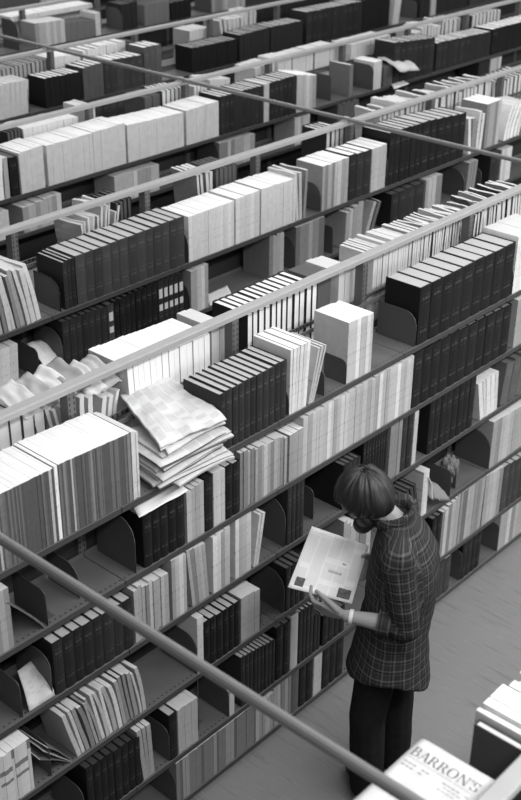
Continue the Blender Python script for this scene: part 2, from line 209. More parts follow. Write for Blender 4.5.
    (5, 'F', 0, 8.774, 9.059, 0.176, 0.181, 4, 'v', 0, 'black volumes, fifth bookcase top shelf', {}),
    (5, 'F', 0, 9.363, 9.87, 0.155, 0.169, 12, 'j', 6, 'pale journals past the rounded bookend, fifth bookcase', {}),
    (5, 'F', 0, 9.878, 10.549, 0.168, 0.219, 8, 'v', 2, 'dark grey volumes at the far end, fifth bookcase', {}),
    (5, 'F', 0, 10.594, 12.439, 0.27, 0.27, 22, 'v', 1, 'dark volumes high at the picture edge, fifth bookcase', {}),
    (5, 'B', 0, 7.041, 8.032, 0.226, 0.222, 23, 'j', 8, 'white journals in a long row, fifth bookcase rear', {'top': 1}),
    (6, 'F', 0, 7.793, 8.315, 0.26, 0.26, 7, 'v', 3, 'grey volumes, sixth bookcase top shelf', {}),
    (6, 'F', 0, 8.342, 8.725, 0.26, 0.26, 9, 'j', 7, 'pale journals, sixth bookcase top shelf', {}),
    (6, 'F', 0, 8.796, 9.3, 0.26, 0.26, 6, 'v', 1, 'dark volumes, sixth bookcase top shelf', {}),
    (6, 'F', 1, 7.753, 8.555, 0.26, 0.26, 18, 'j', 6, 'pale journals, sixth bookcase second shelf', {}),
    (6, 'F', 1, 8.625, 9.736, 0.26, 0.26, 14, 'v', 1, 'dark volumes, sixth bookcase second shelf', {}),
    (5, 'F', 1, 6.593, 7.17, 0.26, 0.26, 7, 'v', 2, 'dark grey volumes, fifth bookcase second shelf', {}),
    (5, 'F', 1, 9.168, 11.314, 0.26, 0.26, 26, 'v', 1, 'dark volumes, fifth bookcase second shelf', {}),
    (5, 'F', 1, 11.406, 13.102, 0.26, 0.26, 38, 'j', 6, 'pale journals, fifth bookcase second shelf', {}),
    (5, 'F', 1, 13.21, 15.499, 0.26, 0.26, 27, 'v', 2, 'grey volumes, fifth bookcase second shelf', {}),
    (4, 'F', 1, 9.602, 11.924, 0.25, 0.25, 28, 'v', 1, 'dark volumes, fourth bookcase second shelf', {}),
    (4, 'F', 1, 6.023, 6.896, 0.25, 0.25, 11, 'v', 2, 'dark volumes, fourth bookcase near second shelf', {}),
    (6, 'F', 1, 12.568, 16.814, 0.26, 0.26, 50, 'v', 1, 'dark volumes high at the picture edge, sixth bookcase', {}),
]
BOOKENDS = [
    (1, 'F', 0, 3.5415, 0.19, 0.15, 0.09, 'thin grey bookend between dark volumes and white journals, top shelf', {}),
    (1, 'F', 0, 3.782, 0.12, 0.12, 0.02, 'small grey bookend under the leaning journals, top shelf', {}),
    (1, 'F', 0, 3.9405, 0.13, 0.12, 0.03, 'small square grey bookend before the packed pale journals', {}),
    (1, 'F', 0, 4.23, 0.11, 0.13, 0.03, 'small grey bookend set deep beside the packed pale journals', {'y': 0.1}),
    (1, 'F', 0, 4.48, 0.23, 0.175, 0.07, 'large grey bookend holding the black encyclopaedia volumes', {}),
    (1, 'F', 0, 5.3625, 0.2, 0.17, 0.07, 'grey bookend at the far end of the encyclopaedia volumes', {}),
    (1, 'F', 1, 2.1695, 0.2, 0.16, 0.03, 'grey bookend near the leaning pale magazine, front second shelf', {}),
    (1, 'F', 1, 2.359, 0.2, 0.15, 0.07, 'rounded grey bookend standing alone on the empty second shelf', {'y': 0.04}),
    (1, 'F', 1, 2.619, 0.24, 0.24, 0.09, 'large rounded grey bookend before five black volumes', {}),
    (1, 'F', 2, 2.013, 0.2, 0.17, 0.03, 'grey bookend before the folded paper on the third shelf', {}),
    (1, 'F', 2, 2.161, 0.22, 0.2, 0.06, 'grey bookend between folded paper and thick dark volumes', {}),
    (1, 'F', 2, 3.535, 0.22, 0.24, 0.09, 'tall rounded grey bookend beside the leaning white journals, third shelf', {}),
    (1, 'F', 2, 3.797, 0.15, 0.17, 0.03, "grey bookend alone in the empty space by the man's head", {'y': 0.05}),
    (1, 'F', 3, 2.118, 0.2, 0.17, 0.03, 'grey bookend on the fourth shelf past banded white journals', {}),
    (1, 'F', 3, 2.9495, 0.22, 0.2, 0.07, 'grey bookend before the thin white book, fourth shelf', {}),
    (1, 'F', 3, 3.3685, 0.2, 0.24, 0.09, 'rounded grey bookend left of the newspaper being read, fourth shelf', {}),
    (1, 'F', 3, 3.539, 0.22, 0.22, 0.09, 'second rounded grey bookend by the newspaper being read', {}),
    (1, 'F', 3, 4.935, 0.2, 0.16, 0.02, 'square grey bookend before the crumpled paper, fourth shelf', {}),
    (1, 'F', 3, 5.019, 0.08, 0.13, 0.02, 'small dark bookend after the crumpled paper, fourth shelf', {'y': 0.02}),
    (1, 'F', 3, 5.3285, 0.24, 0.22, 0.1, 'large rounded bookend at the grey journals, fourth shelf', {}),
    (1, 'F', 4, 2.267, 0.22, 0.2, 0.05, 'grey bookend before the black volumes, fifth shelf', {}),
    (1, 'F', 4, 2.765, 0.22, 0.19, 0.05, 'grey bookend before a short group of journals, fifth shelf', {}),
    (1, 'F', 4, 2.991, 0.16, 0.16, 0.02, 'small grey bookend after the pale journals, fifth shelf', {'y': 0.04}),
    (1, 'F', 4, 3.1535, 0.2, 0.17, 0.05, 'grey bookend holding one thin white journal, fifth shelf', {}),
    (1, 'F', 5, 2.799, 0.22, 0.2, 0.09, 'grey bookend at the near end of bottom shelf journals', {}),
    (1, 'F', 5, 5.1435, 0.22, 0.2, 0.03, 'grey bookend before four black volumes, bottom shelf', {}),
    (1, 'F', 5, 5.5465, 0.22, 0.19, 0.03, 'grey bookend at the far end, bottom shelf', {}),
    (2, 'F', 0, 3.532, 0.2, 0.17, 0.08, 'black-rimmed bookend beside the floppy magazines, second bookcase', {}),
    (2, 'F', 0, 4.443, 0.2, 0.18, 0.08, 'black-rimmed bookend between dark volumes and white journals, second bookcase', {}),
    (2, 'F', 0, 5.599, 0.2, 0.17, 0.08, 'dark bookend before pale journals, second bookcase top shelf', {}),
    (2, 'F', 0, 6.2835, 0.22, 0.2, 0.04, 'black bookend at the tall dark run, second bookcase top shelf', {}),
    (2, 'F', 1, 3.365, 0.2, 0.16, 0.03, 'dark bookend near white journals, second bookcase second shelf', {}),
    (2, 'F', 1, 3.524, 0.23, 0.2, 0.09, 'rounded grey bookend before dark volumes, second bookcase second shelf', {}),
    (2, 'F', 1, 4.447, 0.2, 0.18, 0.08, 'black-rimmed bookend before short white journals, second bookcase', {}),
    (2, 'F', 1, 5.3695, 0.2, 0.2, 0.08, 'dark rounded bookend before grey journals, second bookcase second shelf', {}),
    (2, 'F', 1, 5.735, 0.2, 0.18, 0.02, 'square dark bookend after grey journals, second bookcase second shelf', {}),
    (2, 'F', 1, 7.232, 0.24, 0.2, 0.1, 'large round black bookend, second bookcase second shelf', {}),
    (2, 'F', 1, 7.454, 0.2, 0.18, 0.08, 'round dark bookend toward the far end, second bookcase', {}),
    (3, 'F', 0, 7.606, 0.22, 0.2, 0.03, 'grey bookend in the empty shelf, third bookcase top shelf', {'y': 0.03}),
    (3, 'F', 0, 8.1245, 0.24, 0.2, 0.06, 'broad grey bookend beside the white book, third bookcase', {}),
    (3, 'F', 1, 6.279, 0.22, 0.2, 0.09, 'round black bookend under the long white run, third bookcase', {}),
    (4, 'F', 0, 5.752, 0.22, 0.2, 0.02, 'dark bookend before the black volumes, fourth bookcase', {}),
    (4, 'F', 0, 10.873, 0.22, 0.18, 0.06, 'grey bookend past the leaning white journals, fourth bookcase', {}),
    (5, 'F', 0, 6.856, 0.25, 0.26, 0.1, 'large round grey bookend, fifth bookcase top shelf', {}),
    (5, 'F', 0, 8.1125, 0.24, 0.2, 0.1, 'round dark bookend, fifth bookcase top shelf', {}),
    (5, 'F', 0, 9.338, 0.24, 0.2, 0.09, 'rounded grey bookend past the black volumes, fifth bookcase', {}),
]

ROW_PITCH = 1.525
FACE = 0.2825                      # half depth of a double-faced bookcase
RAIL_Z = 2.258
BAY = 0.9147
def row_y(r): return 0.957 if r == 0 else 3.2743 + ROW_PITCH * (r - 1)

# ------------------------------------------------------------------ materials
def srgb(v):
    return v / 12.92 if v <= .04045 else ((v + .055) / 1.055) ** 2.4
def nodes(name):
    m = bpy.data.materials.new(name); m.use_nodes = True
    nt = m.node_tree; b = nt.nodes['Principled BSDF']
    return m, nt, b
class N:
    """tiny helper to wire shader nodes"""
    def __init__(s, nt): s.nt = nt
    def new(s, t, **k):
        n = s.nt.nodes.new(t)
        for a, v in k.items(): setattr(n, a, v)
        return n
    def link(s, a, b): s.nt.links.new(a, b)
    def math(s, op, a, b=None, c=None):
        n = s.new('ShaderNodeMath', operation=op)
        for i, v in enumerate((a, b, c)):
            if v is None: continue
            if isinstance(v, (int, float)): n.inputs[i].default_value = v
            else: s.link(v, n.inputs[i])
        return n.outputs[0]
    def mix(s, f, a, b):
        n = s.new('ShaderNodeMix', data_type='FLOAT')
        for i, v in ((0, f), (2, a), (3, b)):
            if isinstance(v, (int, float)): n.inputs[i].default_value = v
            else: s.link(v, n.inputs[i])
        return n.outputs[0]
    def noise(s, vec, scale, detail=2, rough=.5):
        n = s.new('ShaderNodeTexNoise'); n.inputs['Scale'].default_value = scale
        n.inputs['Detail'].default_value = detail; n.inputs['Roughness'].default_value = rough
        if vec is not None: s.link(vec, n.inputs['Vector'])
        return n.outputs['Fac']
    def scale(s, vec, v):
        n = s.new('ShaderNodeMapping'); n.inputs['Scale'].default_value = v
        s.link(vec, n.inputs['Vector']); return n.outputs[0]
    def gray(s, val, sock):
        c = s.new('ShaderNodeCombineColor')
        for i in range(3): s.link(val, c.inputs[i])
        s.link(c.outputs[0], sock)
def plain(name, v, rough=.6, metal=0., var=.12, scale=14, spec=.3):
    m, nt, b = nodes(name); n = N(nt)
    tc = n.new('ShaderNodeTexCoord')
    f = n.noise(tc.outputs['Object'], scale, 3)
    L = srgb(v)
    n.gray(n.mix(f, L * (1 - var), L * (1 + var)), b.inputs['Base Color'])
    b.inputs['Roughness'].default_value = rough; b.inputs['Metallic'].default_value = metal
    b.inputs['Specular IOR Level'].default_value = spec
    return m
TONE = [.085, .145, .215, .32, .41, .50, .61, .70, .79, .86]
def cover_mat(i, kind):
    """cloth binding with faint stamped bands, or paper cover with small printed marks on the spine"""
    L = srgb(TONE[i])
    m, nt, b = nodes(f'{kind}_cover_{i}'); n = N(nt)
    tc = n.new('ShaderNodeTexCoord'); g = tc.outputs['Generated']
    sep = n.new('ShaderNodeSeparateXYZ'); n.link(g, sep.inputs[0])
    gx, gy, gz = sep.outputs
    oi = n.new('ShaderNodeObjectInfo'); rnd = oi.outputs['Random']
    tone = n.math('MULTIPLY', L, n.mix(rnd, .72, 1.3) if kind == 'volume' else n.mix(rnd, .86, 1.1))
    wear = n.noise(tc.outputs['Object'], 30, 3)
    tone = n.math('MULTIPLY', tone, n.mix(wear, .85, 1.15))
    spine = n.math('LESS_THAN', gy, .05)
    if kind in ('volume', 'labelled'):
        band = None
        for z0, w in ((.86, .006), (.79, .028), (.70, .006), (.30, .006), (.22, .02)):
            q = n.math('LESS_THAN', n.math('ABSOLUTE', n.math('SUBTRACT', gz, z0)), w)
            band = q if band is None else n.math('MAXIMUM', band, q)
        sp = n.math('GREATER_THAN', n.noise(n.scale(tc.outputs['Object'], (260, 1, 130)), 1, 1), .52)
        ink = n.math('MULTIPLY', n.math('MULTIPLY', band, sp), spine)
        mid = n.math('LESS_THAN', n.math('ABSOLUTE', n.math('SUBTRACT', gx, .5)), .32)
        ink = n.math('MULTIPLY', n.math('MULTIPLY', ink, mid), .5)
        col = n.mix(ink, tone, L + .12)
        if kind == 'labelled':
            lb = n.math('MAXIMUM', n.math('LESS_THAN', n.math('ABSOLUTE', n.math('SUBTRACT', gz, .72)), .1),
                        n.math('LESS_THAN', n.math('ABSOLUTE', n.math('SUBTRACT', gz, .42)), .07))
            col = n.mix(n.math('MULTIPLY', n.math('MULTIPLY', lb, spine), mid), col, srgb(.75))
        b.inputs['Roughness'].default_value = .55
    else:
        sp = n.math('GREATER_THAN', n.noise(n.scale(tc.outputs['Object'], (300, 1, 60)), 1, 2), .60)
        mid = n.math('LESS_THAN', n.math('ABSOLUTE', n.math('SUBTRACT', gz, .58)), .3)
        ink = n.math('MULTIPLY', n.math('MULTIPLY', sp, mid), n.math('MULTIPLY', spine, .38))
        if kind == 'banded':
            q = n.math('MAXIMUM', n.math('LESS_THAN', n.math('ABSOLUTE', n.math('SUBTRACT', gz, .66)), .045),
                       n.math('LESS_THAN', n.math('ABSOLUTE', n.math('SUBTRACT', gz, .45)), .03))
            ink = n.math('MULTIPLY', n.math('MULTIPLY', q, spine), .7)
        col = n.mix(ink, tone, srgb(.14))
        b.inputs['Roughness'].default_value = .7
    n.gray(col, b.inputs['Base Color'])
    b.inputs['Specular IOR Level'].default_value = .25
    return m
def page_mat(i):
    """cut page edges: fine leaf lines across the block"""
    L = srgb([.16, .25, .32, .38, .45, .53, .62, .71, .81, .92][i])
    m, nt, b = nodes(f'page_edges_{i}'); n = N(nt)
    tc = n.new('ShaderNodeTexCoord')
    f = n.noise(n.scale(tc.outputs['Object'], (900, 8, 8)), 1, 2)
    f2 = n.noise(tc.outputs['Object'], 12, 2)
    n.gray(n.math('MULTIPLY', n.mix(f, L * .8, L * 1.12), n.mix(f2, .92, 1.06)), b.inputs['Base Color'])
    b.inputs['Roughness'].default_value = .85; b.inputs['Specular IOR Level'].default_value = .1
    return m
_cache = {}
def mat(fn, *a):
    if (fn, a) not in _cache: _cache[(fn, a)] = fn(*a)
    return _cache[(fn, a)]
def shelf_mat():
    m, nt, b = nodes('shelf_enamel'); n = N(nt)
    tc = n.new('ShaderNodeTexCoord'); o = tc.outputs['Object']
    sep = n.new('ShaderNodeSeparateXYZ'); n.link(o, sep.inputs[0]); x, y, z = sep.outputs
    hx = n.math('LESS_THAN', n.math('ABSOLUTE', n.math('SUBTRACT', n.math('MODULO', x, .0254), .0127)), .0042)
    hy = n.math('LESS_THAN', n.math('ABSOLUTE', n.math('SUBTRACT', y, .022)), .0035)
    hole = n.math('MULTIPLY', hx, hy)
    f = n.noise(o, 9, 4)
    L = srgb(.37)
    col = n.mix(hole, n.mix(f, L * .8, L * 1.2), .012)
    n.gray(col, b.inputs['Base Color'])
    b.inputs['Roughness'].default_value = .45; b.inputs['Specular IOR Level'].default_value = .4
    return m
def upright_mat():
    m, nt, b = nodes('slotted_steel'); n = N(nt)
    tc = n.new('ShaderNodeTexCoord'); o = tc.outputs['Object']
    sep = n.new('ShaderNodeSeparateXYZ'); n.link(o, sep.inputs[0]); x, y, z = sep.outputs
    hz = n.math('LESS_THAN', n.math('ABSOLUTE', n.math('SUBTRACT', n.math('MODULO', z, .0254), .0127)), .007)
    hx = n.math('LESS_THAN', n.math('ABSOLUTE', n.math('SUBTRACT', n.math('ABSOLUTE', x), .011)), .0035)
    L = srgb(.36)
    n.gray(n.mix(n.math('MULTIPLY', hz, hx), L, .01), b.inputs['Base Color'])
    b.inputs['Roughness'].default_value = .45
    return m
def floor_mat():
    m, nt, b = nodes('streaked_linoleum'); n = N(nt)
    tc = n.new('ShaderNodeTexCoord'); o = tc.outputs['Object']
    a = n.noise(n.scale(o, (42, 3.2, 1)), 1, 4, .6)
    c = n.noise(n.scale(o, (80, 7, 1)), 1.3, 2)
    big = n.noise(o, 1.2, 2)
    dk = n.math('MULTIPLY', n.math('MAXIMUM', n.math('SUBTRACT', .43, a), 0), 2.2)
    lt = n.math('MULTIPLY', n.math('MAXIMUM', n.math('SUBTRACT', c, .60), 0), 1.6)
    L = srgb(.49)
    v = n.math('MULTIPLY', n.math('ADD', n.math('SUBTRACT', L, n.math('MULTIPLY', dk, L)), n.math('MULTIPLY', lt, L)), n.mix(big, .93, 1.07))
    n.gray(v, b.inputs['Base Color'])
    b.inputs['Roughness'].default_value = .42; b.inputs['Specular IOR Level'].default_value = .35
    return m
def plaid_mat():
    m, nt, b = nodes('plaid_flannel'); n = N(nt)
    uv = n.new('ShaderNodeUVMap'); uv.uv_map = 'weave'
    sep = n.new('ShaderNodeSeparateXYZ'); n.link(uv.outputs[0], sep.inputs[0]); u, v, _ = sep.outputs
    def stripes(c, per, w, off=0.):
        return n.math('LESS_THAN', n.math('ABSOLUTE', n.math('SUBTRACT', n.math('FRACT', n.math('ADD', n.math('DIVIDE', c, per), off)), .5)), w)
    t = n.math('ADD', n.math('MULTIPLY', stripes(u, .042, .09), .75), n.math('MULTIPLY', stripes(v, .048, .09), .75))
    t2 = n.math('ADD', n.math('MULTIPLY', stripes(u, .042, .055, .33), .4), n.math('MULTIPLY', stripes(v, .048, .055, .33), .4))
    tc = n.new('ShaderNodeTexCoord')
    fz = n.noise(tc.outputs['Object'], 160, 2); bl = n.noise(tc.outputs['Object'], 9, 2)
    dk = n.math('MULTIPLY', n.math('ADD', stripes(u, .042, .22, .12), stripes(v, .048, .22, .12)), .25)
    val = n.math('ADD', srgb(.2), n.math('MULTIPLY', n.math('ADD', t, t2), .062))
    val = n.math('MULTIPLY', n.math('SUBTRACT', val, n.math('MULTIPLY', dk, .028)), n.math('MULTIPLY', n.mix(fz, .72, 1.28), n.mix(bl, .8, 1.2)))
    n.gray(val, b.inputs['Base Color'])
    b.inputs['Roughness'].default_value = .95; b.inputs['Specular IOR Level'].default_value = .05
    return m
def hair_mat():
    m, nt, b = nodes('brown_hair'); n = N(nt)
    tc = n.new('ShaderNodeTexCoord')
    f = n.noise(n.scale(tc.outputs['Generated'], (26, 26, 3)), 1.6, 4)
    n.gray(n.mix(f, srgb(.04), srgb(.16)), b.inputs['Base Color'])
    b.inputs['Roughness'].default_value = .5
    return m
def print_mat(name, v, line=.012, cols=3, dens=.5, amt=.45):
    """newsprint: columns of fine grey text lines, in the sheet's own uv (metres)"""
    m, nt, b = nodes(name); n = N(nt)
    uv = n.new('ShaderNodeUVMap'); uv.uv_map = 'sheet'
    sep = n.new('ShaderNodeSeparateXYZ'); n.link(uv.outputs[0], sep.inputs[0]); u, w, _ = sep.outputs
    ln = n.math('LESS_THAN', n.math('FRACT', n.math('DIVIDE', w, line)), .5)
    cl = n.math('LESS_THAN', n.math('ABSOLUTE', n.math('SUBTRACT', n.math('FRACT', n.math('MULTIPLY', u, cols)), .5)), .44)
    wd = n.mix(n.noise(n.scale(uv.outputs[0], (90, 160, 1)), 1, 1), .35, 1.2)
    cell = n.new('ShaderNodeCombineXYZ'); n.link(n.math('FLOOR', n.math('MULTIPLY', u, cols)), cell.inputs[0]); n.link(n.math('FLOOR', n.math('MULTIPLY', w, 40)), cell.inputs[1])
    wn = n.new('ShaderNodeTexWhiteNoise'); wn.noise_dimensions = '2D'; n.link(cell.outputs[0], wn.inputs['Vector'])
    blk = n.math('LESS_THAN', wn.outputs['Value'], dens)
    edge = n.math('LESS_THAN', n.math('ABSOLUTE', n.math('SUBTRACT', u, .5)), .46)
    t = n.math('MULTIPLY', n.math('MULTIPLY', ln, cl), n.math('MULTIPLY', n.math('MULTIPLY', wd, blk), edge))
    tc = n.new('ShaderNodeTexCoord'); st = n.noise(tc.outputs['Object'], 11, 3)
    n.gray(n.math('MULTIPLY', n.mix(n.math('MULTIPLY', t, amt), srgb(v), srgb(.3)), n.mix(st, .9, 1.08)), b.inputs['Base Color'])
    b.inputs['Roughness'].default_value = .85; b.inputs['Specular IOR Level'].default_value = .1
    return m
M_SHELF = shelf_mat(); M_UP = upright_mat(); M_FLOOR = floor_mat()
M_RAIL = plain('rail_enamel', .60, .42, 0, .08, 20, .4)
M_TIE = plain('tie_enamel', .42, .3, 0, .08, 20, .7)
M_DARKSTEEL = plain('dark_enamel', .17, .5)
M_BEND = plain('bookend_steel', .30, .45, 0, .15, 10, .4)
M_RIM = plain('bookend_rim', .12, .5)
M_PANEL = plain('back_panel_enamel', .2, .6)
M_LIP = plain('shaded_lip_enamel', .25, .5)  # shelf paint with the dimmer light on the lips put into its colour
M_SKIN = plain('skin', .58, .55, 0, .06, 30)
M_HAIR = hair_mat()
M_PLAID = plaid_mat()
M_TROUSER = plain('dark_trousers', .14, .9, 0, .35, 40, .05)
M_SHOE = plain('shoe_leather', .09, .5)
M_WHITE = plain('white_paper', .88, .8, 0, .04, 12, .1)
M_INK = plain('printing_ink', .16, .8)
M_BAND = plain('watch_band', .85, .35)

# ------------------------------------------------------------------ mesh helpers
def link(o, parent=None):
    COL.objects.link(o)
    if parent is not None: o.parent = parent
    return o
def mesh_obj(name, verts, faces, mats, parent=None, fm=None, smooth=False):
    me = bpy.data.meshes.new(name); me.from_pydata(verts, [], faces)
    for m in (mats if isinstance(mats, (list, tuple)) else [mats]): me.materials.append(m)
    if fm: me.polygons.foreach_set('material_index', fm)
    if smooth: me.polygons.foreach_set('use_smooth', [True] * len(me.polygons))
    me.update()
    return link(bpy.data.objects.new(name, me), parent)
def tag(o, label, cat, group=None, kind=None):
    o['label'] = label; o['category'] = cat
    if group: o['group'] = group
    if kind: o['kind'] = kind
    return o
def empty(name, loc=(0, 0, 0)):
    o = bpy.data.objects.new(name, None); o.location = loc; o.empty_display_size = .1
    return link(o)
class MB:
    def __init__(s): s.v = []; s.f = []; s.m = []
    def box(s, a, b, mi=0):
        k = len(s.v)
        for z in (a[2], b[2]):
            for x, y in ((a[0], a[1]), (b[0], a[1]), (b[0], b[1]), (a[0], b[1])): s.v.append((x, y, z))
        for q in ((3, 2, 1, 0), (4, 5, 6, 7), (0, 1, 5, 4), (1, 2, 6, 5), (2, 3, 7, 6), (3, 0, 4, 7)):
            s.f.append(tuple(k + i for i in q)); s.m.append(mi)
        return s
    def prism(s, poly, z0, z1, axis='z', mi=0):
        """extrude a counter-clockwise outline"""
        k = len(s.v); n = len(poly)
        for z in (z0, z1):
            for p in poly:
                s.v.append((p[0], p[1], z) if axis == 'z' else (z, p[0], p[1]) if axis == 'x' else (p[0], z, p[1]))
        s.f.append(tuple(range(k + n - 1, k - 1, -1))); s.m.append(mi)
        s.f.append(tuple(range(k + n, k + 2 * n))); s.m.append(mi)
        for i in range(n):
            j = (i + 1) % n
            s.f.append((k + i, k + j, k + n + j, k + n + i)); s.m.append(mi)
        return s
    def sweep(s, path, prof, closed=False, mi=0):
        """sweep a profile (list of (a,b) offsets) along a 3-D path, frames from the tangent and Z"""
        k = len(s.v); np_ = len(prof)
        for i, p in enumerate(path):
            a = Vector(path[max(i - 1, 0)]); b = Vector(path[min(i + 1, len(path) - 1)])
            t = (b - a).normalized(); up = Vector((0, 0, 1)) if abs(t.z) < .95 else Vector((0, 1, 0))
            r = t.cross(up).normalized(); u = r.cross(t)
            for c in prof: s.v.append(tuple(Vector(p) + r * c[0] + u * c[1]))
        for i in range(len(path) - 1):
            for j in range(np_):
                jj = (j + 1) % np_
                s.f.append((k + i * np_ + j, k + i * np_ + jj, k + (i + 1) * np_ + jj, k + (i + 1) * np_ + j)); s.m.append(mi)
        s.f.append(tuple(k + j for j in range(np_ - 1, -1, -1))); s.m.append(mi)
        e = k + (len(path) - 1) * np_
        s.f.append(tuple(e + j for j in range(np_))); s.m.append(mi)
        return s
    def build(s, name, mats, parent=None, smooth=False):
        o = mesh_obj(name, s.v, s.f, mats, parent, s.m, smooth)
        bm = bmesh.new(); bm.from_mesh(o.data); bmesh.ops.recalc_face_normals(bm, faces=bm.faces); bm.to_mesh(o.data); bm.free()
        return o
def circ(r, n=8, a0=0.): return [(r * math.cos(a0 + 2 * PI * i / n), r * math.sin(a0 + 2 * PI * i / n)) for i in range(n)]
def bevel(o, w, seg=2):
    b = o.modifiers.new('soft_edges', 'BEVEL'); b.width = w; b.segments = seg; b.limit_method = 'ANGLE'
    return o

# ------------------------------------------------------------------ the room
fl = MB().box((-3, -2, -.05), (22, 24, 0)).build('floor', M_FLOOR); fl['kind'] = 'structure'
wl = MB().box((-3, 24, 0), (22, 24.1, 6)).build('wall_back', plain('wall_paint', .5)); wl['kind'] = 'structure'

# ------------------------------------------------------------------ bookcases
ROWX = {0: (-3, 3), 1: (-1, 6), 2: (0, 9), 3: (1, 11), 4: (2, 14), 5: (4, 17), 6: (5, 19), 7: (6, 19)}
ROWNAME = {0: 'long steel bookcase beneath the lettered newspaper, mostly outside the frame',
           1: 'long grey steel bookcase the reading man faces, six shelves of journals',
           2: 'second steel bookcase back, just behind the one the man faces',
           3: 'third steel bookcase back, carrying the long unbroken run of white journals',
           4: 'fourth steel bookcase back, with short black volumes near its start',
           5: 'fifth steel bookcase back, with the large round grey bookend',
           6: 'sixth steel bookcase back, showing only between the highest rails',
           7: 'seventh steel bookcase back, barely visible at the very top edge'}
def levels(r):
    base = [1.84, 1.491, 1.143, .758, .365, .069]
    L = LEVELS.get(r, base)
    return list(L) + base[len(L):]
def build_bookcase(r):
    y = row_y(r); a, b = ROWX[r]
    xs = [3.4706 + BAY * (k - 2) for k in range(a, b + 1)]
    root = empty('bookcase', (xs[0], y, 0))
    tag(root, ROWNAME[r], 'bookcase', 'double-faced bookcases')
    X = lambda x: x - xs[0]
    for x in xs:
        m = MB()
        m.prism([(-.019, -.024), (.019, -.024), (.019, .024), (-.019, .024)], 0, RAIL_Z - .012)
        o = m.build('upright', M_UP, root); o.location = (X(x), 0, 0)
    # channel rail bolted on the tops of the uprights
    m = MB(); w = .026
    m.prism([(-w, RAIL_Z - .012), (-w + .006, RAIL_Z - .012), (-w + .006, RAIL_Z + .006), (w - .006, RAIL_Z + .006), (w - .006, RAIL_Z - .012), (w, RAIL_Z - .012),
             (w, RAIL_Z + .008), (w - .005, RAIL_Z + .013), (-w + .005, RAIL_Z + .013), (-w, RAIL_Z + .008)], X(xs[0]) - .05, X(xs[-1]) + .05, 'x')
    m.build('top_rail', M_RAIL, root)
    lv = levels(r)
    for i, x in enumerate(xs[:-1]):
        for side in (-1, 1):
            for z in lv:
                if r > 2 and z < .6: continue
                m = MB(); d = FACE - .03; L = BAY - .004
                # board with a folded front lip and a low back lip; own origin at its front corner
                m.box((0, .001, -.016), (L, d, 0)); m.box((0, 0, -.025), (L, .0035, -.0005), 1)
                m.box((0, d - .002, 0), (L, d, .022))
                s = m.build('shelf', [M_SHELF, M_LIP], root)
                if side < 0: s.location = (X(x) + .002, -FACE, z)
                else: s.location = (X(x) + .002 + L, FACE, z); s.rotation_euler = (0, 0, PI)
        m = MB().box((X(x) + .021, -.0025, .06), (X(x) + BAY - .021, .0025, lv[0] - .03)); m.build('back_panel', M_PANEL, root)
    for s in (-1, 1):
        m = MB().box((X(xs[0]), s * (FACE - .035) - .002, 0), (X(xs[-1]), s * (FACE - .035) + .002, lv[-1] - .034)); m.build('kick_plate', M_DARKSTEEL, root)
        m = MB(); yy = s * .0275
        m.prism([(yy - .0035, lv[0] + .172), (yy + .0035, lv[0] + .172), (yy + .0035, lv[0] + .19), (yy - .0035, lv[0] + .19)], X(xs[0]), X(xs[-1]), 'x')
        m.build('back_stop', M_SHELF, root)
    return root
for r in ROWX: build_bookcase(r)

# ------------------------------------------------------------------ tie bars across the bookcase tops
def tie_bar(x, y0, y1, rows, label, w, h):
    root = empty('tie_bar', (x, y0, RAIL_Z + .014 + h))
    tag(root, label, 'tie bar', 'tie bars across the bookcase rails')
    prof = [(-w, -h), (w, -h), (w, h * .1), (w * .72, h * .72), (w * .25, h), (-w * .25, h), (-w * .72, h * .72), (-w, h * .1)]
    MB().sweep([(0, 0, 0), (0, y1 - y0, 0)], prof).build('bar', M_TIE, root)
    for r in rows:
        m = MB(); yy = row_y(r) - y0
        k = w + .0015; m.box((-k - .016, yy - .03, -h - .0005), (-k, yy + .03, -h + .003)); m.box((k, yy - .03, -h - .0005), (k + .016, yy + .03, -h + .003)); m.box((-k - .001, yy - .022, -h + .002), (-k, yy + .022, h * .2)); m.box((k, yy - .022, -h + .002), (k + .001, yy + .022, h * .2)); m.box((-k - .001, yy - .022, h), (k + .001, yy + .022, h + .0015))
        m.build('clamp', M_RAIL, root)
tie_bar(1.753, .62, 8.2, (0, 1, 2, 3), 'thick pale steel bar slanting close to the camera above the newspaper', .0145, .0135)
tie_bar(6.178, 1.6, 11.4, (1, 2, 3, 4, 5, 6), 'thin grey steel bar crossing the rails of the rear bookcases', .013, .012)

# ------------------------------------------------------------------ books
CAP = 300
ORD = 'first second third fourth fifth sixth seventh eighth ninth tenth eleventh twelfth thirteenth fourteenth fifteenth sixteenth seventeenth eighteenth nineteenth twentieth'.split()
CARD = 'zero one two three four five six seven eight nine ten eleven twelve thirteen fourteen fifteen sixteen seventeen eighteen nineteen twenty'.split()
TENS = {2: 'twenty', 3: 'thirty', 4: 'forty'}
def ordw(i):
    if i <= 20: return ORD[i - 1]
    if i % 10 == 0: return {3: 'thirtieth', 4: 'fortieth'}[i // 10]
    return TENS[i // 10] + '-' + ORD[i % 10 - 1]
def cardw(i):
    if i <= 20: return CARD[i]
    return TENS[i // 10] + ('-' + CARD[i % 10] if i % 10 else '')
NAME = {'v': 'bound_volume', 'j': 'journal', 'm': 'magazine'}
CAT = {'v': 'bound volume', 'j': 'journal', 'm': 'magazine'}

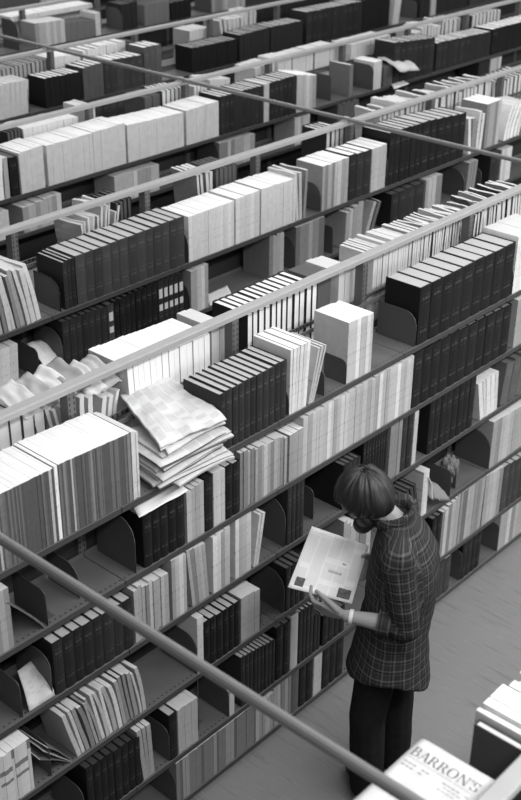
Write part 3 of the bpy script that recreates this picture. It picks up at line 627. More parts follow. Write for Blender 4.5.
def volume_cover(t, d, h):
    """case binding: two boards and a rounded spine, spine toward -y"""
    c = .0032; rb = min(.005, t * .12)
    poly = [(0, d), (0, .003), (t * .18, .003 - rb * .6), (t * .5, .003 - rb), (t * .82, .003 - rb * .6), (t, .003), (t, d), (t - c, d), (t - c, .0075), (c, .0075), (c, d)]
    return poly[::1]
def make_volume(t, d, h, tone, top, pages, lab, simple, flip):
    cm = mat(cover_mat, tone, 'labelled' if lab else 'volume'); pm = mat(page_mat, pages)
    m = MB(); m.prism(volume_cover(t, d, h)[::-1], 0, h)
    pg = MB().box((.0032, .0072, .004), (t - .0032, d - .005, h - .0045))
    if simple:
        n0 = len(m.v); m.v += pg.v; m.f += [tuple(i + n0 for i in f) for f in pg.f]; m.m += [1] * 6
        return m, None, [cm, pm]
    return m, pg, [cm, pm]
def make_journal(t, d, h, tone, pages, band, simple):
    cm = mat(cover_mat, tone, 'banded' if band else 'paper'); pm = mat(page_mat, pages)
    c = min(.0003, t * .04)
    m = MB(); m.prism([(0, d), (0, 0), (t, 0), (t, d), (t - c, d), (t - c, .002), (c, .002), (c, d)][::-1], 0, h)
    pg = MB().box((c, .0014, .0005), (t - c, d - .001, h + .0006))
    if simple:
        n0 = len(m.v); m.v += pg.v; m.f += [tuple(i + n0 for i in f) for f in pg.f]; m.m += [1] * 6
        return m, None, [cm, pm]
    return m, pg, [cm, pm]
def make_magazine(t, d, h, tone, pages, bend, rnd):
    """a limp issue: its leaves bow over toward the leaning side, with a curled top edge"""
    cm = mat(cover_mat, tone, 'paper'); pm = mat(page_mat, pages)
    nz, ny = 7, 4; v = []; f = []; fm = []
    ph = rnd.uniform(0, 6)
    for k in range(nz + 1):
        z = h * k / nz; q = k / nz
        for j in range(ny + 1):
            y = d * j / ny
            off = bend * q * q + .006 * math.sin(ph + 3 * q + 2 * j / ny) * q + bend * .35 * q * (j / ny)
            zz = z - abs(bend) * .35 * q * q + (.004 * math.sin(ph * 2 + 5 * j / ny) if k == nz else 0)
            v.append((off, y, zz)); v.append((off + t * (1 - .12 * q), y, zz))
    W = (ny + 1) * 2
    def idx(k, j, s): return k * W + j * 2 + s
    for k in range(nz):
        for j in range(ny):
            f.append((idx(k, j, 0), idx(k + 1, j, 0), idx(k + 1, j + 1, 0), idx(k, j + 1, 0))); fm.append(0)
            f.append((idx(k, j, 1), idx(k, j + 1, 1), idx(k + 1, j + 1, 1), idx(k + 1, j, 1))); fm.append(0)
        f.append((idx(k, 0, 0), idx(k, 0, 1), idx(k + 1, 0, 1), idx(k + 1, 0, 0))); fm.append(0)
        f.append((idx(k, ny, 1), idx(k, ny, 0), idx(k + 1, ny, 0), idx(k + 1, ny, 1))); fm.append(1)
    for j in range(ny):
        f.append((idx(0, j, 0), idx(0, j + 1, 0), idx(0, j + 1, 1), idx(0, j, 1))); fm.append(1)
        f.append((idx(nz, j, 0), idx(nz, j, 1), idx(nz, j + 1, 1), idx(nz, j + 1, 0))); fm.append(1)
    m = MB(); m.v, m.f, m.m = v, f, fm
    return m, None, [cm, pm]

CAMP = Vector((0, 0, 4.4235))
items = []
rnd = random.Random(11)
for run in RUNS:
    row, side, lev, x0, x1, h0, h1, n, kind, tone, desc, o = run
    z = LEVELS[row][lev] if row in LEVELS else levels(row)[lev]
    y = row_y(row); d0 = o.get('d', .215)
    ws = [rnd.uniform(.75, 1.25) if kind != 'v' else rnd.uniform(.9, 1.1) for _ in range(n)]
    S = sum(ws); x = x0
    l0, l1 = o.get('lean', [0, 0])
    rag = o.get('rag', .002)
    for i in range(n):
        w = (x1 - x0) * ws[i] / S
        h = h0 + (h1 - h0) * (i + .5) / n + rnd.uniform(-rag, rag) * (1.6 if rag > .004 else 1)
        d = min(d0 + rnd.uniform(-.003, .003), FACE - .046)
        lean = l0 + (l1 - l0) * (i + .5) / n
        if lev > 0:                                  # stays below the board above
            la_ = math.radians(abs(lean)); h = min(h, (levels(row)[lev - 1] - .033 - z - w * math.sin(la_)) / math.cos(la_))
        tn = tone
        if kind == 'j' and n == 40: tn = rnd.choice((3, 3, 3, 4, 4, 3, 5, 4, 3, 4, 3, 4, 7))
        elif kind != 'v' and n > 3 and tone not in (8, 9): tn = max(0, min(9, tone + rnd.choice((-1, 0, 0, 0, 1))))
        if kind == 'm': tn = max(1, min(9, tone + rnd.choice((-2, -1, 0, 1, 1))))
        items.append(dict(run=run, i=i, n=n, x=x, w=w, h=h, d=d, lean=lean, tone=tn, z=z, y=y, row=row, side=side, kind=kind, desc=desc, o=o,
                          yo=rnd.uniform(0, .03 if row == 0 else .003 if rag < .005 else .009), size=w * h / (Vector((x, y, z)) - CAMP).length_squared))
        x += w
keep = set()
for kd in 'vjm':
    li = sorted((q for q in range(len(items)) if items[q]['kind'] == kd), key=lambda q: -items[q]['size'])
    keep |= set(li[:CAP])
MERGED = {}
def place(it):
    w, h, d, o, kind = it['w'], it['h'], it['d'], it['o'], it['kind']
    side = it['side']; lean = math.radians(it['lean'])
    g = .0001 if kind == 'j' else .0012
    t = w * (math.cos(lean) if abs(lean) > .02 else 1) - g
    if kind == 'm': t *= .82
    t = max(t, .004)
    simple = it['row'] > 2
    if kind == 'v':
        top = o.get('top', 3); pages = o.get('pages', top)
        m, pg, mats = make_volume(t, d, h, it['tone'], top, pages, o.get('lab'), simple, False)
    elif kind == 'j':
        m, pg, mats = make_journal(t, d, h, it['tone'], 8 + (1 if o.get('top') else 0), o.get('band'), simple)
    else:
        b = o.get('bend', .012) * (-1 if it['lean'] < 0 else 1)
        m, pg, mats = make_magazine(t, d, h, it['tone'], 8, b, random.Random(int(it['x'] * 9000)))
    if side == 'F':
        M = Matrix.Translation((it['x'] + g / 2, it['y'] - FACE + .006 + it['yo'], it['z'] + .0008))
        R = Matrix.Rotation(lean, 4, 'Y')
        if lean > 0: M = M @ Matrix.Translation((w, 0, 0)) @ R @ Matrix.Translation((-w, 0, 0))
        else: M = M @ R
    else:   # rear face: spine turned away
        M = Matrix.Translation((it['x'] + w - g / 2, it['y'] + FACE - .008 - it['yo'], it['z'] + .0008)) @ Matrix.Rotation(PI, 4, 'Z')
        R = Matrix.Rotation(-lean, 4, 'Y')
        if lean < 0: M = M @ Matrix.Translation((w, 0, 0)) @ R @ Matrix.Translation((-w, 0, 0))
        else: M = M @ R
    return m, pg, mats, M
shown_group = {}
for q, it in enumerate(items):
    m, pg, mats, M = place(it)
    if q in keep:
        nm = NAME[it['kind']]
        ob = m.build(nm, mats if pg is None else mats[:1])
        ob.matrix_world = M
        if pg is not None: pg.build('page_block', mats[1], ob)
        desc = it['desc']
        lab = desc if it['n'] == 1 else f"{ordw(it['i'] + 1)} from left of {cardw(it['n'])} {desc}"
        if it['n'] == 1 and len(lab.split()) < 4: lab += ' on the shelf'
        tag(ob, lab, CAT[it['kind']], it['desc'] if it['n'] > 1 else None)
    else:
        A = MERGED.setdefault(it['kind'], ([], [], [], [], {}))
        parts = [(m, 0)] + ([(pg, 1)] if pg is not None else [])
        for mm, base in parts:
            k = len(A[0]); A[0].extend(tuple(M @ Vector(p)) for p in mm.v); A[1].extend(tuple(i + k for i in f) for f in mm.f)
            for j in mm.m:
                mt = mats[j + base]
                if mt.name not in A[4]: A[4][mt.name] = len(A[3]); A[3].append(mt)
                A[2].append(A[4][mt.name])
REST = {'v': ('bound_volumes', 'remaining small dark bound volumes on the distant shelves', 'bound volumes'),
        'j': ('journals', 'remaining small pale journals on the distant shelves', 'journals'),
        'm': ('magazines', 'remaining thin magazines on the distant shelves', 'magazines')}
for kd, A in MERGED.items():
    ob = mesh_obj(REST[kd][0], A[0], A[1], A[3], None, A[2])
    bm = bmesh.new(); bm.from_mesh(ob.data); bmesh.ops.recalc_face_normals(bm, faces=bm.faces); bm.to_mesh(ob.data); bm.free()
    tag(ob, REST[kd][1], REST[kd][2], None, 'stuff')

# ------------------------------------------------------------------ bookends
def bookend(x, y, z, d, h, r, label, rimmed):
    """bent steel plate: an upright tongue with a rounded front corner, standing on a thin foot"""
    root = empty('bookend', (x, y, z))
    tag(root, label, 'bookend', 'steel bookends on the shelves')
    out = [(0, .002), (d, .002), (d, h)]
    n = 9
    rr = min(r, h - .01, d - .01)
    c = (rr, h - rr)
    for i in range(n + 1):
        a = PI / 2 + PI / 2 * i / n
        out.append((c[0] + rr * math.cos(a), c[1] + rr * math.sin(a)))
    MB().prism(out, -.0012, .0012, 'x').build('plate', M_BEND, root)
    MB().box((.0012, .03, -.001), (.06, d - .01, -.0005)).build('foot', M_BEND, root)
    path = [(0, p[0], p[1]) for p in out[2:]] + [(0, 0, .003)]
    MB().sweep(path, circ(.0032 if rimmed else .0022, 6)).build('rim', M_RIM if rimmed else M_BEND, root, True)
for (row, side, lev, x, d, h, r, desc, o) in BOOKENDS:
    y = row_y(row) - FACE + .008 + o.get('y', 0)
    d = min(d, FACE - .052 - o.get('y', 0))
    bookend(x, y, levels(row)[lev] + .0012, d, h, r, desc, 'rim' in desc)

# ------------------------------------------------------------------ loose papers and newspapers
def sheet(name, fn, mats, nu=10, nv=8, th=.002, parent=None, du=.3, dv=.4, smooth=True):
    """a sheet of paper with thickness: fn(u, v) -> top surface point; uv 'sheet' runs 0..1 along u and in metres along v"""
    v = []; f = []; fm = []
    P = [[Vector(fn(i / nu, j / nv)) for j in range(nv + 1)] for i in range(nu + 1)]
    for i in range(nu + 1):
        for j in range(nv + 1):
            a = P[min(i + 1, nu)][j] - P[max(i - 1, 0)][j]; b = P[i][min(j + 1, nv)] - P[i][max(j - 1, 0)]
            nn = a.cross(b); nn = nn.normalized() if nn.length > 1e-9 else Vector((0, 0, 1))
            v.append(tuple(P[i][j])); v.append(tuple(P[i][j] - nn * th))
    W = nv + 1
    ix = lambda i, j, s: (i * W + j) * 2 + s
    for i in range(nu):
        for j in range(nv):
            f.append((ix(i, j, 0), ix(i + 1, j, 0), ix(i + 1, j + 1, 0), ix(i, j + 1, 0))); fm.append(0)
            f.append((ix(i, j, 1), ix(i, j + 1, 1), ix(i + 1, j + 1, 1), ix(i + 1, j, 1))); fm.append(0)
    for i in range(nu):
        f.append((ix(i, 0, 0), ix(i, 0, 1), ix(i + 1, 0, 1), ix(i + 1, 0, 0))); fm.append(1)
        f.append((ix(i, nv, 0), ix(i + 1, nv, 0), ix(i + 1, nv, 1), ix(i, nv, 1))); fm.append(1)
    for j in range(nv):
        f.append((ix(0, j, 0), ix(0, j + 1, 0), ix(0, j + 1, 1), ix(0, j, 1))); fm.append(1)
        f.append((ix(nu, j, 0), ix(nu, j, 1), ix(nu, j + 1, 1), ix(nu, j + 1, 0))); fm.append(1)
    o = mesh_obj(name, v, f, mats, parent, fm)
    uv = o.data.uv_layers.new(name='sheet')
    for l in o.data.loops:
        q = l.vertex_index // 2; i, j = divmod(q, W)
        uv.data[l.index].uv = (i / nu, j / nv * dv)
    if smooth:
        o.data.polygons.foreach_set('use_smooth', [m == 0 for m in fm])
    return o
def patch(c00, c10, c01, c11, bow=0., wob=0., seed=0):
    a, b, c, d = map(Vector, (c00, c10, c01, c11))
    nrm = (b - a).cross(c - a).normalized()
    def fn(u, v):
        p = a * (1 - u) * (1 - v) + b * u * (1 - v) + c * (1 - u) * v + d * u * v
        k = bow * (1 - (2 * v - 1) ** 2) + wob * (noise.noise(Vector((u * 3.1, v * 3.4, seed * 7.3))) )
        return p + nrm * k
    return fn
def leaf_edge_mat(name='newspaper_edges', hi=.84):
    m, nt, b = nodes(name); n = N(nt)
    tc = n.new('ShaderNodeTexCoord')
    f = n.noise(n.scale(tc.outputs['Object'], (6, 6, 230)), 1, 3, .7)
    n.gray(n.mix(f, srgb(.06), srgb(hi)), b.inputs['Base Color']); b.inputs['Roughness'].default_value = .9
    return m
M_EDGE = leaf_edge_mat(); M_EDGE2 = leaf_edge_mat('darker_newspaper_edges', .5)  # the second is a darker version that sets layers apart
M_NEWS = print_mat('newsprint', .78, .0034, 5, .7, .4)
M_NEWS2 = print_mat('newsprint_faint', .76, .0034, 5, .35, .3)
M_PHOTO = plain('printed_picture', .38, .8, 0, 1.0, 70, .1)

# pile of folded newspapers on the top shelf of the front bookcase
LOW = 7; prev = None
rn = random.Random(5)
N_PILE = 15
for k in range(N_PILE):
    q = k / (N_PILE - 1)
    zf = 1.8435 + .0122 * k                           # height at the front edge
    deep = k >= 12
    yb = 3.225 if not deep else (3.30, 3.32, 3.335)[k - 12]
    zb = zf + .004 if not deep else 2.040 + .0155 * (k - 12)
    yf = 2.962 - rn.uniform(-.028, .018)
    xl = 2.735 - rn.uniform(-.03, .025) + (.01 if deep else 0); xr = 3.10 + rn.uniform(-.02, .03)
    if k == 0: yf, xl, xr = 2.925, 2.80, 3.12
    sk = .115 if deep else .03; sr = .035 if deep else .02
    th = .0098
    jt = rn.uniform(-.0035, .0035) if 0 < k < 12 else 0
    def fn(u, v, zf=zf, zb=zb, yf=yf, yb=yb, xl=xl, xr=xr, sk=sk, sr=sr, jt=jt, k=k):
        x = xl + (xr - xl) * u + (sk * (1 - u) + sr * u) * v
        y = yf + (yb - yf) * v + .012 * math.sin(3.0 * u + k) * (1 - v)
        z = zf + (zb - zf) * v ** .8 + th + jt * (u - .5) * 2 * (1 - v) - (.005 * max(0, .05 - v) / .05 if k else 0) - .006 * (u > .85) * (u - .85) / .15
        if k >= 12: z += (k - 11) / 3 * (.014 * noise.noise(Vector((u * 3.0, v * 2.8, 4.2))) + .012 * (.35 - abs(noise.noise(Vector((u * 4.6 + v * 2, v * 4, 1.2))))) + .004 * noise.noise(Vector((u * 13, v * 11, 2.2))))
        return (x, y, z)
    o = sheet('newspaper', fn, [M_NEWS if k % 2 == 0 else M_NEWS2, M_EDGE2 if k % 3 == 1 else M_EDGE], 30 if k > 11 else 14, 26 if k > 11 else 12, th - .0012, None, xr - xl, yb - yf)
    if k == 0: lab = 'newspaper at the very bottom of the newspaper pile, its front edge sticking out'
    elif k == N_PILE - 1: o.data.materials[0] = print_mat('crumpled_newsprint', .80, .0034, 6, .6, .42); lab = 'crumpled folded newspaper on top of the newspaper pile on the front top shelf'
    else: lab = f'{ordw(k + 1)} folded newspaper up from the shelf in the front newspaper pile'
    tag(o, lab, 'newspaper', 'folded newspapers piled on the front top shelf')

# folded newspapers on the case nearest the camera, the top one with its masthead
SER = 1
def glyph(ch, m, x, y, s, put):
    """one serif capital drawn from stems, hairlines, bowls and serifs; unit cap height"""
    T, t = .15, .055
    def poly(pts):
        pts = [(x + px * s, y + py * s) for px, py in pts]
        a = sum(p[0] * q[1] - q[0] * p[1] for p, q in zip(pts, pts[1:] + pts[:1]))
        if a < 0: pts = pts[::-1]
        k = len(m.v)
        for p in pts: m.v.append(put(p[0], p[1]))
        m.f.append(tuple(range(k, k + len(pts)))); m.m.append(0)
    rect = lambda a, b, c, d: poly([(a, b), (c, b), (c, d), (a, d)])
    line = lambda a, b, c, d, w: poly([(a - w / 2, b), (a + w / 2, b), (c + w / 2, d), (c - w / 2, d)])
    def bowl(cx, cy, rx, ry, a0, a1, thick, thin, n=12):
        for i in range(n):
            q0, q1 = [math.radians(a0 + (a1 - a0) * j / n) for j in (i, i + 1)]
            w0, w1 = [thin + (thick - thin) * abs(math.cos(q)) for q in (q0, q1)]
            poly([(cx + rx * math.cos(q0), cy + ry * math.sin(q0)), (cx + rx * math.cos(q1), cy + ry * math.sin(q1)),
                  (cx + (rx - w1) * math.cos(q1), cy + (ry - min(w1, t)) * math.sin(q1)), (cx + (rx - w0) * math.cos(q0), cy + (ry - min(w0, t)) * math.sin(q0))])
    if ch == 'B':
        rect(.07, 0, .07 + T, 1); rect(0, 0, .32, t); rect(0, 1 - t, .32, 1); rect(.2, .5, .36, .5 + t)
        bowl(.32, .752, .27, .248, -90, 90, T, t); bowl(.33, .277, .33, .277, -90, 90, T, t); return .70
    if ch == 'A':
        line(.08, 0, .40, 1, t * 1.1); line(.66, 0, .40, 1, T); rect(.17, .30, .58, .30 + t); rect(-.02, 0, .2, t * .8); rect(.52, 0, .82, t * .8); return .80
    if ch == 'R':
        rect(.07, 0, .07 + T, 1); rect(0, 0, .32, t); rect(0, 1 - t, .32, 1); rect(.2, .47, .36, .47 + t)
        bowl(.32, .735, .28, .265, -90, 90, T, t); line(.66, 0, .38, .5, T); rect(.55, 0, .82, t); return .80
    if ch == 'O':
        bowl(.42, .5, .42, .52, 0, 360, T, t, 28); return .90
    if ch == 'N':
        line(.12, 0, .12, 1, t * 1.2); line(.72, 0, .14, 1, T); line(.72, 0, .72, 1, t * 1.2); rect(0, 0, .26, t); rect(0, 1 - t, .22, 1); rect(.58, 1 - t, .86, 1); return .92
    if ch == 'S':
        bowl(.28, .75, .25, .25, 20, 270, T, t); bowl(.28, .26, .28, .26, -160, 90, T, t); rect(.48, .70, .53, .98); rect(.0, .02, .05, .32); return .60
    if ch == "'":
        poly([(.03, 1), (.16, 1), (.10, .68), (.06, .68)]); return .22
    return .3
pile_x0, pile_x1 = 1.74, 2.10
for k in range(5):
    zt = 1.8415 + .0525 * (k + 1); zb = 1.8415 + .0525 * k
    off = rn.uniform(-.012, .012) if k < 4 else 0
    x1 = pile_x1 + off; y1 = 1.286 + (rn.uniform(.0, .018) if k < 4 else 0)
    def fn(u, v, zt=zt, x1=x1, y1=y1, k=k):
        # u runs along -y (reading direction), v toward the masthead (+x)
        y = y1 - .255 * u; x = (pile_x0 + off) + (x1 - pile_x0 - off) * v
        e = min(1, (1 - v) / .05) * 1.0
        return (x, y, zt - .0035 * (1 - min(1, u / .06)) - .004 * max(0, (v - .93) / .07) ** 2 + .0022 * noise.noise(Vector((u * 3, v * 3, k))) - .0025)
    o = sheet('newspaper', fn, [M_NEWS2, M_EDGE], 14, 14, .0475, None, .255, .36)
    if k == 4:
        tag(o, 'white newspaper with a large serif masthead on top of the pile by the camera', 'newspaper', 'newspapers piled on the case by the camera')
        m = MB(); cur = 0.
        word = "BARRON'S"
        wid = {'B': .70, 'A': .80, 'R': .80, 'O': .90, 'N': .92, 'S': .60, "'": .22}
        total = sum(wid[c] for c in word); s = .205 / total
        sy = .034 / s                                    # cap height 34 mm
        def put(a, b, fn=fn):
            u = (1.286 - (1.276 - a)) / .255; xx = 2.026 + b * sy
            v = (xx - pile_x0) / (pile_x1 - pile_x0)
            p = fn(u, v); return (p[0], p[1], p[2] + .0006)
        for ch in word:
            glyph(ch, m, cur, 0, s, put); cur += wid[ch] * s
        mo = mesh_obj('masthead', m.v, m.f, plain('masthead_ink', .36, .8), o)
        # a rule and two headline lines under the masthead
        m = MB()
        for (a0, a1, b0, b1) in ((.004, .20, -.010, -.008), (.004, .085, -.030, -.024), (.004, .070, -.044, -.038), (.11, .205, -.030, -.025), (.12, .20, -.042, -.038), (.11, .19, -.055, -.051)):
            nseg = max(1, int((a1 - a0) / .012))
            for i in range(nseg):
                if b1 - b0 > .003 and (i * 7 + int(a0 * 1000)) % 5 == 0: continue
                p0 = a0 + (a1 - a0) * i / nseg; p1 = a0 + (a1 - a0) * (i + (.8 if b1 - b0 > .003 else 1)) / nseg
                kk = len(m.v); m.v += [put(p0, b0 / sy), put(p1, b0 / sy), put(p1, b1 / sy), put(p0, b1 / sy)]; m.f.append((kk, kk + 1, kk + 2, kk + 3)); m.m.append(0)
        mesh_obj('headline_print', m.v, m.f, plain('headline_ink', .55, .8), o)
    else:
        tag(o, f'{ordw(k + 1)} newspaper up from the shelf in the pile under the lettered one', 'newspaper', 'newspapers piled on the case by the camera')

def paper(name, label, cat, pts, bow=0., wob=0., th=.0015, mt=None, n=(10, 8), seed=1):
    o = sheet(name, patch(*pts, bow, wob, seed), [mt or M_WHITE, M_WHITE], n[0], n[1], th)
    tag(o, label, cat); return o
paper('sheet_of_paper', 'loose white sheet lying on the five black volumes under the newspaper pile', 'paper',
      [(2.625, 2.972, 1.772), (2.885, 2.965, 1.776), (2.67, 3.08, 1.782), (2.91, 3.08, 1.784)], 0, .006, seed=3)
paper('folded_paper', 'folded printed leaflet slumped between two bookends on the third shelf', 'paper',
      [(2.045, 3.0, 1.152), (2.165, 2.99, 1.160), (2.085, 3.11, 1.262), (2.20, 3.13, 1.255)], .012, .012, .003, M_NEWS2, seed=5)
paper('folded_paper', 'white folded leaflet sagging off the fourth shelf behind the man\'s back', 'paper',
      [(4.76, 2.985, .83), (4.885, 2.97, .768), (4.73, 3.08, .93), (4.85, 3.08, .87)], .015, .02, .004, plain('grey_leaflet', .5, .8), seed=8)
paper('folded_paper', 'pale sheet hanging from the shelf edge beside the leaning volumes behind the man', 'paper',
      [(4.725, 2.97, .85), (4.735, 3.07, .90), (4.70, 2.99, 1.0), (4.72, 3.10, 1.02)], .01, .01, .003, M_WHITE, seed=9)
paper('sheet_of_paper', 'pale sheet lying flat on the empty shelf of the second bookcase', 'paper',
      [(4.615, 4.525, 1.5535), (4.81, 4.53, 1.5545), (4.70, 4.65, 1.5545), (4.90, 4.66, 1.555)], 0, .002, .001, seed=14)
for k in range(6):
    x = 2.40 + .078 * k; zz = 2.16 + .012 * ((k * 5) % 4) - .008 * k
    paper('folded_paper', f'{ordw(k + 1)} of six limp papers slumped across the hardbacks behind the long journal run', 'paper',
          [(x, 3.34, zz), (x + .10, 3.335, zz + .012), (x - .03 + .012 * (k % 3), 3.50, zz + .055 + .012 * (k % 2)), (x + .075, 3.51, zz + .085)], .014, .022, .004,
          plain(f'limp_paper_{k}', (.74, .62, .8, .55, .78, .66)[k], .8, 0, .12, 30), n=(12, 12), seed=31 + k)
paper('folded_paper', 'curled white paper on the shelf beside the rounded bookend, second bookcase', 'paper',
      [(3.41, 4.522, 1.556), (3.515, 4.54, 1.562), (3.42, 4.68, 1.68), (3.535, 4.70, 1.66)], .02, .012, .003, seed=15)
paper('open_magazine', 'open magazine draped in a curve over the shelf, third bookcase', 'magazine',
      [(8.33, 5.92, 2.045), (8.60, 5.92, 2.02), (8.36, 6.19, 2.11), (8.60, 6.19, 2.085)], .02, .02, .012, M_NEWS2, seed=18)
paper('sheet_of_paper', 'white sheet lying on the shelf under the draped magazine, third bookcase', 'paper',
      [(8.28, 5.945, 1.904), (8.50, 5.95, 1.906), (8.50, 6.17, 1.908), (8.62, 6.18, 1.906)], 0, .003, .002, seed=19)
paper('sheet_of_paper', 'white papers fallen over behind the rail near the packed pale journals', 'paper',
      [(4.27, 3.36, 1.99), (4.46, 3.36, 1.96), (4.22, 3.535, 2.11), (4.44, 3.54, 2.08)], .015, .02, .006, seed=23)
paper('folded_paper', 'white folded papers slumped on the rear top shelf behind the packed pale journals', 'paper',
      [(4.47, 3.35, 1.872), (4.66, 3.34, 1.872), (4.45, 3.53, 2.0), (4.64, 3.54, 1.98)], .012, .015, .012, seed=24)
o = MB().box((4.135, 3.36, 1.842), (4.262, 3.53, 2.20)).build('slipcase', plain('slipcase_card', .33, .7)); bevel(o, .004)
tag(o, 'dark grey slipcase behind the rail by the packed pale journals', 'slipcase')
# crumpled paper on the fourth shelf
bm = bmesh.new(); bmesh.ops.create_icosphere(bm, subdivisions=4, radius=1)
for v in bm.verts:
    p = v.co.copy(); q = abs(noise.noise(p * 1.6)) + .45 * abs(noise.noise(p * 3.6))
    k = .72 + .62 * q
    v.co = Vector((p.x * .062 * k, p.y * .05 * k, p.z * .09 * k))
lo = min(v.co.z for v in bm.verts)
for v in bm.verts: v.co.z -= lo
me = bpy.data.meshes.new('crumpled_paper'); bm.to_mesh(me); bm.free(); me.materials.append(plain('crumpled_sheet', .42, .5, 0, .35, 22))
o = link(bpy.data.objects.new('crumpled_paper', me)); o.location = (5.03, 3.075, .7585)
tag(o, 'crumpled paper stuffed on the fourth shelf between two bookends', 'paper')

# ------------------------------------------------------------------ the reading man
P0 = Vector((3.6, 2.43, 0)); LF = Vector((-.5707, .8212, 0)); LV = Vector((-.8212, -.5707, 0))   # forward, and his left
def W(u, v, w): return P0 + LF * u + LV * v + Vector((0, 0, w))
HC = Vector((.148, 0, 1.636)); PITCH = math.radians(36); YAW = math.radians(-10)
def head_axes():
    f = Vector((math.cos(PITCH) * math.cos(YAW), math.cos(PITCH) * math.sin(YAW), -math.sin(PITCH)))
    l = Vector((-math.sin(YAW), math.cos(YAW), 0)); return f, l, f.cross(l)
HF, HL, HU = head_axes()
def hw(f, l, u):
    p = HC + HF * f + HL * l + HU * u
    return W(p.x, p.y, p.z)
def world_axes():
    c = lambda a: (LF * a.x + LV * a.y + Vector((0, 0, a.z)))
    return c(HF), c(HL), c(HU)
WF, WL, WU = world_axes()
class Blob:
    def __init__(s): s.bm = bmesh.new()
    def ell(s, c, ax, r, sub=3):
        M = Matrix((ax[0] * r[0], ax[1] * r[1], ax[2] * r[2])).transposed().to_4x4(); M.translation = c
        bmesh.ops.create_icosphere(s.bm, subdivisions=sub, radius=1, matrix=M); return s
    def ball(s, c, r, sub=3): return s.ell(c, (Vector((1, 0, 0)), Vector((0, 1, 0)), Vector((0, 0, 1))), (r, r, r), sub)
    def limb(s, pts, sub=2):
        for (a, ra), (b, rb) in zip(pts, pts[1:]):
            a, b = Vector(a), Vector(b); L = (b - a).length; n = max(2, int(L / (min(ra, rb) * .22)))
            for i in range(n + 1):
                t = i / n; s.ball(a.lerp(b, t), ra + (rb - ra) * t, sub)
        return s
    def ringloft(s, rings, n=40):
        vs = []
        for c, ru, rv in rings:
            row = []
            for i in range(n):
                a = 2 * PI * i / n
                lift = .105 * max(0, 1 - (c[2] - .70) / .25) * math.sin(a) ** 2 + .02 * math.cos(a) * max(0, 1 - (c[2] - .70) / .25)
                row.append(s.bm.verts.new(W(c[0] + ru * math.cos(a), c[1] + rv * math.sin(a), c[2] + lift)))
            vs.append(row)
        for A, B in zip(vs, vs[1:]):
            for i in range(n): s.bm.faces.new((A[i], A[(i + 1) % n], B[(i + 1) % n], B[i]))
        lo = s.bm.verts.new(W(rings[0][0][0], 0, rings[0][0][2] + .09))
        for i in range(n): s.bm.faces.new((vs[0][(i + 1) % n], vs[0][i], lo))
        s.bm.faces.new(vs[-1]); return s
    def build(s, name, mt, voxel, smooth=6, parent=None, fac=.5):
        me = bpy.data.meshes.new(name); s.bm.to_mesh(me); s.bm.free()
        o = link(bpy.data.objects.new(name, me))
        rm = o.modifiers.new('skin', 'REMESH'); rm.mode = 'VOXEL'; rm.voxel_size = voxel
        if smooth:
            sm = o.modifiers.new('relax', 'SMOOTH'); sm.iterations = smooth; sm.factor = fac
        dg = bpy.context.evaluated_depsgraph_get(); ev = o.evaluated_get(dg)
        m2 = bpy.data.meshes.new_from_object(ev); o.modifiers.clear(); o.data = m2; m2.name = name
        m2.materials.clear(); m2.materials.append(mt)
        m2.polygons.foreach_set('use_smooth', [True] * len(m2.polygons))
        if parent is not None: o.parent = parent; o.matrix_parent_inverse = parent.matrix_world.inverted()
        return o
UAX = (LF, LV, Vector((0, 0, 1)))
SHL, ELL, WRL = (-.015, .195, 1.455), (-.065, .225, 1.135), (.185, .20, 1.150)
SHR, ELR, WRR = (-.02, -.195, 1.45), (-.03, -.235, 1.135), (.085, -.125, 1.215)
# body
b = Blob()
b.ell(W(-.01, 0, .95), UAX, (.10, .15, .12)); b.ell(W(-.02, 0, 1.12), UAX, (.10, .145, .16)); b.ell(W(-.03, 0, 1.32), UAX, (.115, .165, .17))
b.limb([(W(-.02, -.17, 1.44), .06), (W(-.02, 0, 1.475), .065), (W(-.02, .17, 1.44), .06)])
b.limb([(W(-.015, 0, 1.47), .065), (W(.02, 0, 1.52), .058), (W(.085, 0, 1.585), .056)])
AX = (WF, WL, WU)
b.ell(hw(-.005, 0, .015), AX, (.098, .077, .100)); b.ell(hw(.035, 0, -.055), AX, (.055, .058, .062)); b.ell(hw(.055, 0, -.088), AX, (.030, .034, .024))
b.limb([(hw(.088, 0, .012), .010), (hw(.112, 0, -.022), .0135)]); b.ball(hw(.104, 0, -.026), .014)
for s in (-1, 1):
    b.ball(hw(.098, s * .012, -.029), .0085)                                        # nostrils
    b.ell(hw(.080, s * .034, .018), AX, (.018, .026, .010))                         # brow ridge
    b.ell(hw(.060, s * .045, -.028), AX, (.024, .022, .018))                        # cheekbone
    b.ell(hw(-.004, s * .078, -.012), AX, (.020, .010, .031))                       # ear
b.ell(hw(.092, 0, -.056), AX, (.010, .024, .006)); b.ell(hw(.090, 0, -.067), AX, (.010, .021, .007))   # lips
for S, E, R in ((SHL, ELL, WRL), (SHR, ELR, WRR)):
    b.limb([(W(*S), .052), (W(*E), .041)]); b.limb([(W(*E), .041), (W(*[e + (r - e) * .3 for e, r in zip(E, R)]), .043), (W(*R), .027)])
def hand(palm0, knuckles, fingers, thumb):
    """palm between wrist and knuckle row, four fingers of unequal length bent at their joints, a thumb from the side of the palm"""
    for kx in knuckles: b.limb([(W(*palm0), .021), (W(*[p + (q - p) * .55 for p, q in zip(palm0, kx)]), .0165), (W(*kx), .0115)], 2)
    for i in range(3):
        b.limb([(W(*knuckles[i]), .0115), (W(*knuckles[i + 1]), .0115)], 2)
    for fg in fingers: b.limb([(W(*p), r) for p, r in zip(fg, (.0105, .0098, .0092, .0078))], 2)
    b.limb([(W(*p), r) for p, r in zip(thumb, (.017, .0135, .0115, .0095))], 2)
